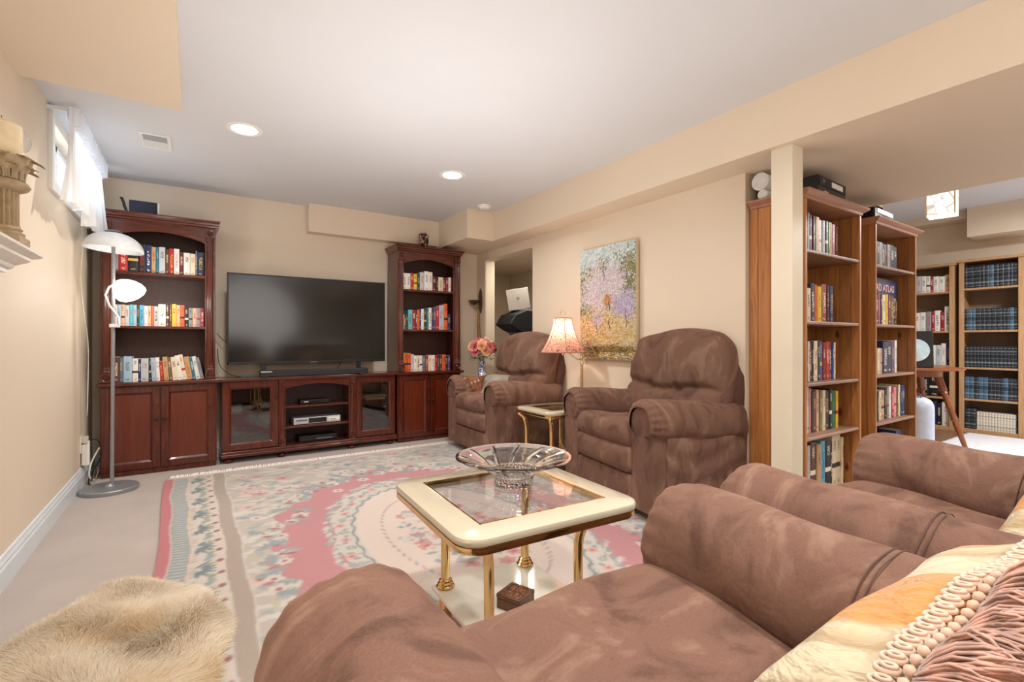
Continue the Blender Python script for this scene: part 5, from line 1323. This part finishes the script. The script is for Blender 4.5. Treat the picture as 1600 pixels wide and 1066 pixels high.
# ================================================================== PINE BOOKCASES
def pine_case(label, x0, x1, yf, yb, z1, shelves, st=.022):
    t = thing('pine_bookcase', label, 'bookcase', ((x0 + x1) / 2, yb, 0)); P = t
    c = (x0 + x1) / 2; X0, X1 = x0 - c, x1 - c; F_ = yf - yb
    for s, xx in ((0, X0), (1, X1 - st)):
        sd = MB().box(xx + .006, F_ + .02, .0, xx + st - .006, -.02, z1 - .045).build('side_panel', M['pine_side'], P)
        for q in range(3):
            a = F_ + .052 + (-.052 - F_ - .052) * q / 3; b_ = F_ + .052 + (-.052 - F_ - .052) * (q + 1) / 3
            MB().box(xx + .003, a + .001, 0.001, xx + st - .003, b_ - .001, z1 - .046).build('side_board', M['pine_side'], sd, bevel=.002)
        MB().box(xx, F_, 0, xx + st, F_ + .05, z1 - .045).build('front_stile', M['pine_side'], sd, bevel=.003)
        MB().box(xx, -.05, 0, xx + st, 0, z1 - .045).build('rear_stile', M['pine_side'], sd, bevel=.003)
        # inner frame post seen inside
        xi = xx + (st if s == 0 else -.012)
    nb = 8
    for k in range(nb):
        a = X0 + st + (X1 - X0 - 2 * st) * k / nb; b_ = X0 + st + (X1 - X0 - 2 * st) * (k + 1) / nb
        MB().box(a + .0015, -.014, .05, b_ - .0015, -.004, z1 - .05).build('back_board', M['pine'], P, bevel=.002)
    for z in shelves: MB().box(X0 + st, F_ + .004, z - .02, X1 - st, -.014, z).build('shelf', M['pine_shelf'], P, bevel=.006, seg=3)
    MB().box(X0 + st, F_ + .012, 0, X1 - st, F_ + .03, .09).build('plinth', M['pine'], P)
    mb = MB(); molding(mb, X0, X1, F_, 0, z1 - .045, [(0, 0), (.006, .004), (.008, .016), (.022, .024), (.036, .036), (.038, .045)]); mb.build('cornice', M['pine_h'], P, smooth=20)
    return t
PY, PB = 1.345, 1.672
pine_case('pine bookcase nearest the cream post, video recorder on top', 2.885, 3.62, PY, PB, 1.91, (1.578, 1.166, .806, .492, .11))
pine_case('second pine bookcase along the partition, atlas on a shelf', 3.93, 4.70, PY + .03, PB, 1.908, (1.586, 1.17, .81, .472, .11), .022)
PS = 'shelf of the nearest pine bookcase'; g = 'books in the nearest pine bookcase'
bx0, byf = 3.02, PY + .05
U = .0052
book_row((bx0, byf + .02, 1.578), 0, 0, [('red', 9, .21), ('black', 3, .245), ('silver grey', 2, .25), ('black', 5, .24), ('maroon', 4, .235), ('green', 3, .23), ('peach', 7, .235), ('cream', 7, .225), ('silver grey', 6, .225), ('dark green', 6, .225), ('green', 5, .225), ('yellow', 4, .225), ('crimson', 9, .22), ('maroon', 3, .21)], 'top ' + PS, g, unit=.0061)
book_row((bx0, byf + .02, 1.166), 0, 0, [('maroon', 4, .21), ('white', 4, .245), ('cream', 9, .205), ('navy', 8, .235), ('orange', 4, .23), ('yellow', 7, .22), ('olive', 3, .235), ('red', 10, .24), ('dark blue', 5, .235), ('navy', 8, .235)], 'second ' + PS, g, unit=.0063)
book_row((bx0, byf + .02, .806), 0, 0, [('slate', 8, .25), ('white', 3, .24), ('maroon', 5, .235), ('black', 4, .24), ('cream', 7, .245), ('black', 5, .25), ('blue', 6, .24), ('dark red', 6, .235), ('red', 7, .24), ('maroon', 6, .24), ('blue', 3, .235), ('cream', 4, .235)], 'third ' + PS, g, unit=.0066)
book_row((bx0, byf + .02, .492), 0, 0, [('white', 8, .29), ('silver grey', 5, .28), ('pink', 4, .27), ('brown', 9, .25), ('peach', 7, .255), ('olive', 5, .25), ('cream', 6, .25), ('black', 9, .245), ('black', 6, .25), ('green', 8, .24, 0, 'dark', 3), ('yellow', 5, .235)], 'fourth ' + PS, g, unit=.0063)
book_row((bx0, byf + .02, .11), 0, 0, [('cream', 10, .30), ('silver grey', 5, .305), ('brown', 10, .32), ('tan', 8, .30), ('sky blue', 9, .315), ('black', 11, .31), ('dark blue', 4, .30), ('cream', 9, .33, 0, 'dark', 3), ('cream', 9, .33, 0, 'dark', 3), ('cream', 3, .31)], 'bottom ' + PS, g, unit=.0067, dp=.2)
PS = 'shelf of the second pine bookcase'; g = 'books in the second pine bookcase'; bx1 = 4.11
book_row((bx1, byf + .05, 1.586), 0, 0, [('slate', 5, .19), ('black', 5, .195), ('grey', 5, .195), ('black', 5, .19), ('brown', 4, .19), ('grey', 5, .195), ('black', 8, .195), ('dark blue', 6, .19)], 'top ' + PS, g, unit=.0105)
book_row((3.965, PY + .038, 1.17), 0, 0, [('black', 5, .21), ('magenta', 5, .22), ('black', 4, .215), ('cream', 7, .21), ('yellow', 5, .215), ('maroon', 6, .21), ('brown', 6, .21)], 'second ' + PS, g, unit=.0082, dp=.075, depth_jit=.002)
book_row((bx1, byf + .03, .81), 0, 0, [('cream', 4, .185), ('silver grey', 3, .19), ('tan', 4, .185), ('navy', 9, .235), ('dark blue', 8, .24), ('purple', 6, .235), ('white', 4, .245)], 'third ' + PS, g, unit=.0100)
book_row((bx1, byf + .03, .472), 0, 0, [('dark green', 4, .215), ('cream', 5, .21), ('tan', 9, .215), ('black', 4, .22), ('grey', 5, .23), ('white', 5, .235), ('crimson', 6, .235), ('pink', 6, .225), ('olive', 3, .23), ('cream', 4, .24), ('navy', 5, .235), ('blue', 6, .23)], 'fourth ' + PS, g, unit=.0086)
book_row((bx1, byf + .03, .11), 0, 0, [('teal', 6, .2), ('brown', 6, .215), ('silver grey', 5, .22), ('black', 4, .22), ('cream', 7, .225), ('tan', 10, .2), ('navy', 14, .25)], 'bottom ' + PS, g, unit=.0098)
# atlas standing cover-out behind the second row
t = thing('road_atlas', 'large navy road atlas standing cover out behind books', 'book', (4.33, PY + .128, 1.1705))
MB().box(-.277, 0, 0, .277, .022, .347).build('pages', M['paper'], t)
MB().box(-.28, -.003, 0, .28, 0, .35).build('cover', plain('atlas_navy', (26, 48, 92), .35), t)
mp = MB().box(.02, -.0045, .0, .28, -.003, .21); m, nt, b = mat_new('atlas_map_print'); v_ = coords(nt); f = noise(nt, v_, 26, 3, .6, 2)
nt.links.new(ramp(nt, f, [(.42, lin((30, 26, 24))), (.5, lin((110, 70, 40))), (.6, lin((200, 170, 120)))]), b.inputs['Base Color']); mp.build('cover_picture', m, t, smooth=0)
cv = bpy.data.curves.new('title', 'FONT'); cv.body = 'ROAD ATLAS'; cv.size = .075; cv.extrude = .0006; cv.align_x = 'RIGHT'; cv.offset = .0012
tmp = bpy.data.objects.new('tmp', cv); COL.objects.link(tmp); dg = bpy.context.evaluated_depsgraph_get(); me = bpy.data.meshes.new_from_object(tmp.evaluated_get(dg)); bpy.data.objects.remove(tmp)
me.materials.append(plain('title_print', (222, 170, 160), .5)); o = bpy.data.objects.new('title_lettering', me); COL.objects.link(o); o.parent = t; o.location = (.215, -.0042, .255); o.rotation_euler = (PI / 2, 0, 0)

# things on pine bookcases
t = thing('video_recorder', 'bulky black video recorder on nearest pine bookcase', 'electronics', (3.27, PY + .135, 1.9105), math.radians(2))
MB().box(-.20, -.11, .01, .20, .13, .13).build('case', M['black'], t, bevel=.005)
MB().box(-.19, -.114, .07, .19, -.108, .125).build('front_panel', M['black_matt'], t, bevel=.001)
MB().box(-.02, -.116, .08, .14, -.112, .112).build('label_strip', M['paperwhite'], t)
MB().box(-.15, -.117, .09, -.12, -.112, .11).build('dial', M['grey_pl'], t, bevel=.002)
MB().box(-.13, -.116, .03, -.07, -.11, .042).build('badge', M['silver'], t)
MB().box(-.18, -.116, .012, .19, -.109, .022).build('lower_strip', M['grey_pl'], t)
MB().box(-.18, -.09, 0, -.15, -.06, .01).box(.15, -.09, 0, .18, -.06, .01).box(-.18, .08, 0, -.15, .11, .01).box(.15, .08, 0, .18, .11, .01).build('feet', M['rubber'], t)
t = thing('portable_stereo', 'black and silver portable stereo on second pine bookcase', 'electronics', (4.12, PY + .16, 1.9085), math.radians(2))
MB().box(-.13, -.10, .006, .22, .13, .095).build('case', M['black'], t, bevel=.012, seg=3)
MB().box(-.1, -.106, .048, .215, -.09, .09).build('silver_front', M['silver'], t, bevel=.008)
MB().prism([(-.08 + .28 * k / 12, .012 + .04 * math.sin(PI * k / 12)) for k in range(13)], 'y', -.112, -.095).build('curved_window', plain('stereo_window', (60, 78, 90), .15), t, bevel=.003)
MB().box(-.11, -.09, 0, .2, .11, .006).build('feet', M['rubber'], t)
for k, (x, z, r, ln, lb) in enumerate([(2.875, 1.963, .052, .17, 'thick white rolled paper tube on the nearest pine bookcase'), (2.875, 1.9345 + .0005, .03, .17, 'thin white rolled paper tube beneath the thicker roll')]):
    yy = 1.60 if k == 0 else 1.585
    t = thing('paper_roll', lb, 'paper roll', (x, yy, 1.9105), group='paper rolls')
    rz_ = r
    zc = (r if k else .06 + r + .001)
    def spiral(kk=8, r=r):
        pts = []
        for q_ in range(kk * 12): a = q_ / 12 * 2 * PI; rr_ = r * (.35 + .65 * q_ / (kk * 12)); pts.append((rr_ * math.cos(a), rr_ * math.sin(a)))
        return pts
    mb = MB(); mb.lathe([(r * .5, 0), (r, 0), (r, ln), (r * .5, ln)], (0, 0, 0), 32, axis='x', caps=False)
    mb.build('paper_sheet', M['paperwhite'], t, loc=(0, 0, zc))
    mb = MB()
    for q_ in (.55, .72, .88): mb.lathe([(r * q_, -.001), (r * (q_ + .09), -.0022), (r * (q_ + .14), -.001)], (0, 0, 0), 28, axis='x', caps=False)
    mb.lathe([(.0005, .004), (r * .55, .002)], (0, 0, 0), 24, axis='x', caps=False)
    mb.build('rolled_end', M['paperwhite'], t, loc=(0, 0, zc))

# ================================================================== FAR ROOM
def far_case(label, y0, y1, z1, shelves):
    """front at x=7.39 facing -x ; y0<y1"""
    t = thing('far_bookcase', label, 'bookcase', (7.55, (y0 + y1) / 2, 0), group='light wood bookcases in the far room'); P = t
    c = (y0 + y1) / 2; Y0, Y1 = y0 - c, y1 - c; F_ = 7.39 - 7.55; bk = .17; st = .045
    for yy in (Y0, Y1 - st):
        MB().box(F_ + .02, yy + (.0 if yy == Y0 else st - .02), 0, bk, yy + (.02 if yy == Y0 else st), z1 - .03).build('side_panel', M['oak'], P)
        MB().box(F_, yy, 0, F_ + .02, yy + st, z1 - .03).build('front_stile', M['oak'], P, bevel=.002)
    MB().box(bk - .01, Y0, 0, bk, Y1, z1 - .03).build('back_panel', M['oak_back'], P)
    for z in shelves: MB().box(F_ + .008, Y0 + .02, z - .022, bk - .01, Y1 - .02, z).build('shelf', M['oak'], P, bevel=.002)
    MB().box(F_ + .004, Y0 + .02, 0, F_ + .02, Y1 - .02, .04).build('plinth', M['oak'], P)
    MB().box(F_ - .02, Y0 - .02, z1 - .03, bk, Y1 + .015, z1).build('top_board', M['oak'], P, bevel=.005)
    return t
SH = (1.655, 1.172, .750, .390, .045)
far_case('light wood far bookcase filled with dark encyclopedia volumes', 1.245, 1.772, 1.985, SH)
far_case('light wood far bookcase holding mostly white paperbacks', 1.812, 2.42, 1.965, (1.635, 1.170, .765, .385, .045))
RZ = -PI / 2  # local x -> -y, local y(depth) -> +x
def enc_row(z, widths, h, shelf, mats, label, yl=1.725, yr=1.295, group='encyclopedia volumes in the far bookcase'):
    tot = sum(widths); y = yl; n = 0
    for wd_, mt in zip(widths, mats):
        wv = wd_ * (yl - yr) / tot; n += 1
        if mt is None: y -= wv; n -= 1; continue
        mb = MB(); g_ = wv * .95
        mb.add([(0, .003, 0), (g_ * .25, 0, 0), (g_ * .75, 0, 0), (g_, .003, 0), (g_, .14, 0), (0, .14, 0), (0, .003, h), (g_ * .25, 0, h), (g_ * .75, 0, h), (g_, .003, h), (g_, .14, h), (0, .14, h)],
               [(i, (i + 1) % 6, 6 + (i + 1) % 6, 6 + i) for i in range(6)] + [(5, 4, 3, 2, 1, 0), (6, 7, 8, 9, 10, 11)])
        o = mb.build('encyclopedia_volume', mt, smooth=0); o.location = (7.415, y, z + .0005); o.rotation_euler = (0, 0, RZ)
        tag(o, '%s, %s from left, %s shelf of far encyclopedia bookcase' % (label, ORD[n - 1], shelf), 'book', group); y -= wv
e, l2, c_ = M['enc_blue'], M['enc_light'], M['enc_cream']
enc_row(1.655, [1.2, 3.5, 3.9, 1.4, 2.2, 2.4, 2.4, 2.6, 2.6, 1.4, 2.4], .245, 'top', [e, e, e, e, e, l2, e, e, e, e, e], 'dark bound encyclopedia')
enc_row(1.172, [1.4, 2.2, 1.5, 2.7, 1.9, 2.5, 2.4, 2.6, 1.4, 1.8, 1.8, 1.8], .245, 'second', [e, l2, l2, e, e, e, e, e, e, e, l2, e], 'dark bound encyclopedia')
enc_row(.750, [1, 1.1, 1, .9, 1, .9, 1, 1.1, 1, 1.1, 1, .9, 1, 1], .24, 'third', [e] * 14, 'dark bound encyclopedia')
enc_row(.390, [1.1, 1.1, 1, 1.1, 1.2, 1, .8, .8, .8, 1.1, 1, 1.1], .25, 'fourth', [l2, l2, e, l2, l2, e, e, e, e, l2, e, e], 'blue bound encyclopedia')
enc_row(.045, [1.4, 1.5], .235, 'bottom', [e, e], 'blue bound encyclopedia', 1.725, 1.63)
enc_row(.045, [1.1] * 13 + [.6], .20, 'bottom right', [c_] * 13 + [e], 'cream set volume', 1.625, 1.30)
g = 'books in the left far bookcase'
def frow(z, specs, nm): book_row((7.42, 2.365, z), RZ, .51, specs, nm + ' shelf of the white-book far bookcase', g, dp=.14)
random.seed(21)
frow(1.635, [('white', 4, .19), ('white', 4, .195), ('silver grey', 4, .19), ('white', 4, .2), ('white', 4, .19), ('silver grey', 5, .21), ('white', 5, .205), ('white', 4, .2), ('crimson', 3, .195), ('white', 5, .19), ('white', 6, .185), ('peach', 5, .2)], 'top')
frow(1.170, [('cream', 5, .2), ('silver grey', 4, .2), ('white', 5, .21), ('navy', 3, .17), ('white', 5, .225), ('white', 6, .23), ('grey', 5, .235), ('crimson', 3, .24), ('white', 5, .245), ('crimson', 4, .225), ('white', 5, .29)], 'second')
frow(.765, [('silver grey', 5, .2), ('white', 5, .22), ('cream', 5, .21), ('navy', 4, .2), ('white', 5, .2), ('pink', 4, .22), ('cream', 5, .22), ('white', 7, .235), ('silver grey', 5, .235), ('white', 5, .255), ('navy', 4, .26)], 'third')
frow(.385, [('grey', 5, .2), ('white', 4, .21), ('silver grey', 5, .2), ('dark red', 4, .18), ('black', 7, .25), ('black', 7, .27), (None, 8, 0)], 'fourth')
frow(.045, [('grey', 5, .22), ('white', 5, .24), ('silver grey', 5, .27), ('white', 5, .27), ('navy', 5, .27), ('black', 3, .26), ('white', 5, .28)], 'bottom')
# pale rug
t = thing('pale_rug', 'plain off white rug on the far room floor', 'rug', (6.3, .3, 0))
MB().box(-1.05, -2.2, .0005, 1.0, 1.35, .014).build('rug_field', plain('pale_wool', (216, 216, 218), .9), t, bevel=.004)
MB().box(-1.07, 1.35, .0003, 1.02, 1.37, .012).build('rug_border', plain('pale_wool_edge', (196, 194, 194), .9), t)
# turned leg round table
t = thing('round_wood_table', 'small round brown table with splayed turned legs, far room', 'table', (6.08, 1.86, 0))
MB().lathe([(.43, .765), (.445, .772), (.445, .782), (.43, .788)], seg=48).build('round_top', M['stool'], t, smooth=30)
MB().lathe([(.26, .70), (.28, .70), (.28, .766), (.26, .766)], seg=32, caps=False).build('apron', M['stool'], t)
for a in (-1.35, -.15, 1.8, 3.3):
    mb = MB(); d = Vector((math.cos(a), math.sin(a), 0)); p0 = d * .22 + Vector((0, 0, .766)); p1_ = d * .44 + Vector((0, 0, .015)); pts = []; rs = []
    prof = [(0, .034), (.22, .032), (.27, .034), (.28, .024), (.30, .032), (.32, .024), (.46, .027), (.48, .031), (.50, .022), (.62, .026), (.64, .031), (.66, .022), (.7, .027), (.9, .021), (1, .018)]
    for f, r_ in prof: pts.append(p0.lerp(p1_, f)); rs.append(r_)
    mb.tube(pts, rs, 16); mb.build('turned_leg', M['stool'], t)
t = thing('desk_speaker', 'black speaker with silver cone on the far round table', 'speaker', (5.98, 1.77, .789), math.radians(22))
MB().prism([(-.10, 0), (.12, 0), (.15, .36), (-.04, .36)], 'y', -.14, .14).build('cabinet', M['black'], t, bevel=.01)
mb = MB(); mb.xf = Matrix.Translation((-.075, 0, .17)) @ Matrix.Rotation(math.radians(10), 4, 'Y'); mb.lathe([(.11, .0), (.112, -.01), (.09, -.012), (.05, -.02), (.001, -.03)], seg=32, axis='x', caps=False); mb.build('cone', plain('cone_silver', (176, 198, 206), .3, metal=.3), t)
t = thing('small_table_lamp', 'small lamp with white cone shade on far round table', 'lamp', (6.28, 2.14, .789))
MB().lathe([(.06, 0), (.06, .012), (.015, .03), (.025, .12), (.04, .2), (.015, .27), (.01, .38)], seg=20).build('lamp_base', M['stone'], t)
MB().lathe([(.15, .36), (.07, .50), (.068, .50), (.147, .36)], seg=32, caps=False).build('shade', M['paperwhite'], t)
t = thing('plastic_case', 'pale grey rounded plastic case standing beneath the far table', 'case', (5.55, 1.60, 0), math.radians(25))
cushion('shell', plain('pale_plastic', (190, 200, 216), .35), t, (0, 0, .27), (.12, .10, .268), .09, n=12)
MB().tube([(-.05, -.0, .53), (-.05, 0, .56), (.05, 0, .56), (.05, 0, .53)], .008, 8).build('handle', M['grey_pl'], t)
# pendant cube
t = thing('ceiling_lantern', 'square frosted glass ceiling lantern glowing in the far room', 'ceiling light', (5.15, 1.34, 2.555), math.radians(8))
mb = MB(); q_ = .088; zt, zb = -.25, -.47
m, nt, b = mat_new('lantern_glass'); b.inputs['Emission Color'].default_value = lin((255, 248, 236))
v_ = coords(nt); vo = nd(nt, 'ShaderNodeTexVoronoi', Vector=v_, Scale=16.0, _feature='DISTANCE_TO_EDGE'); st_ = ramp(nt, vo.outputs['Distance'], [(.03, (.12, .12, .12, 1)), (.08, (1, 1, 1, 1))])
mu = nd(nt, 'ShaderNodeMath', _operation='MULTIPLY', i0=st_, i1=1.8); nt.links.new(mu.outputs[0], b.inputs['Emission Strength']); b.inputs['Base Color'].default_value = lin((240, 230, 214))
for sx, sy in ((1, 0), (-1, 0), (0, 1), (0, -1)):
    for k in range(2):
        a0, a1 = (-q_, -.002) if k == 0 else (.002, q_)
        if sx: MB().box(sx * q_ - .003, a0, zb, sx * q_ + .003, a1, zt).build('glass_panel', m, t, smooth=0)
        else: MB().box(a0, sy * q_ - .003, zb, a1, sy * q_ + .003, zt).build('glass_panel', m, t, smooth=0)
MB().box(-q_, -q_, zb - .004, q_, q_, zb).build('bottom_glass', m, t, smooth=0)
mb = MB()
for sx in (-1, 1):
    for sy in (-1, 1): mb.box(sx * q_ - .005, sy * q_ - .005, zb - .006, sx * q_ + .005, sy * q_ + .005, zt + .005)
mb.box(-q_, -q_, zt, q_, q_, zt + .006).box(-.004, -.004, zt, .004, .004, 0).box(-.05, -.05, -.02, .05, .05, 0)
mb.build('frame', M['brass_pale'], t)
print('BOOKS', NB)
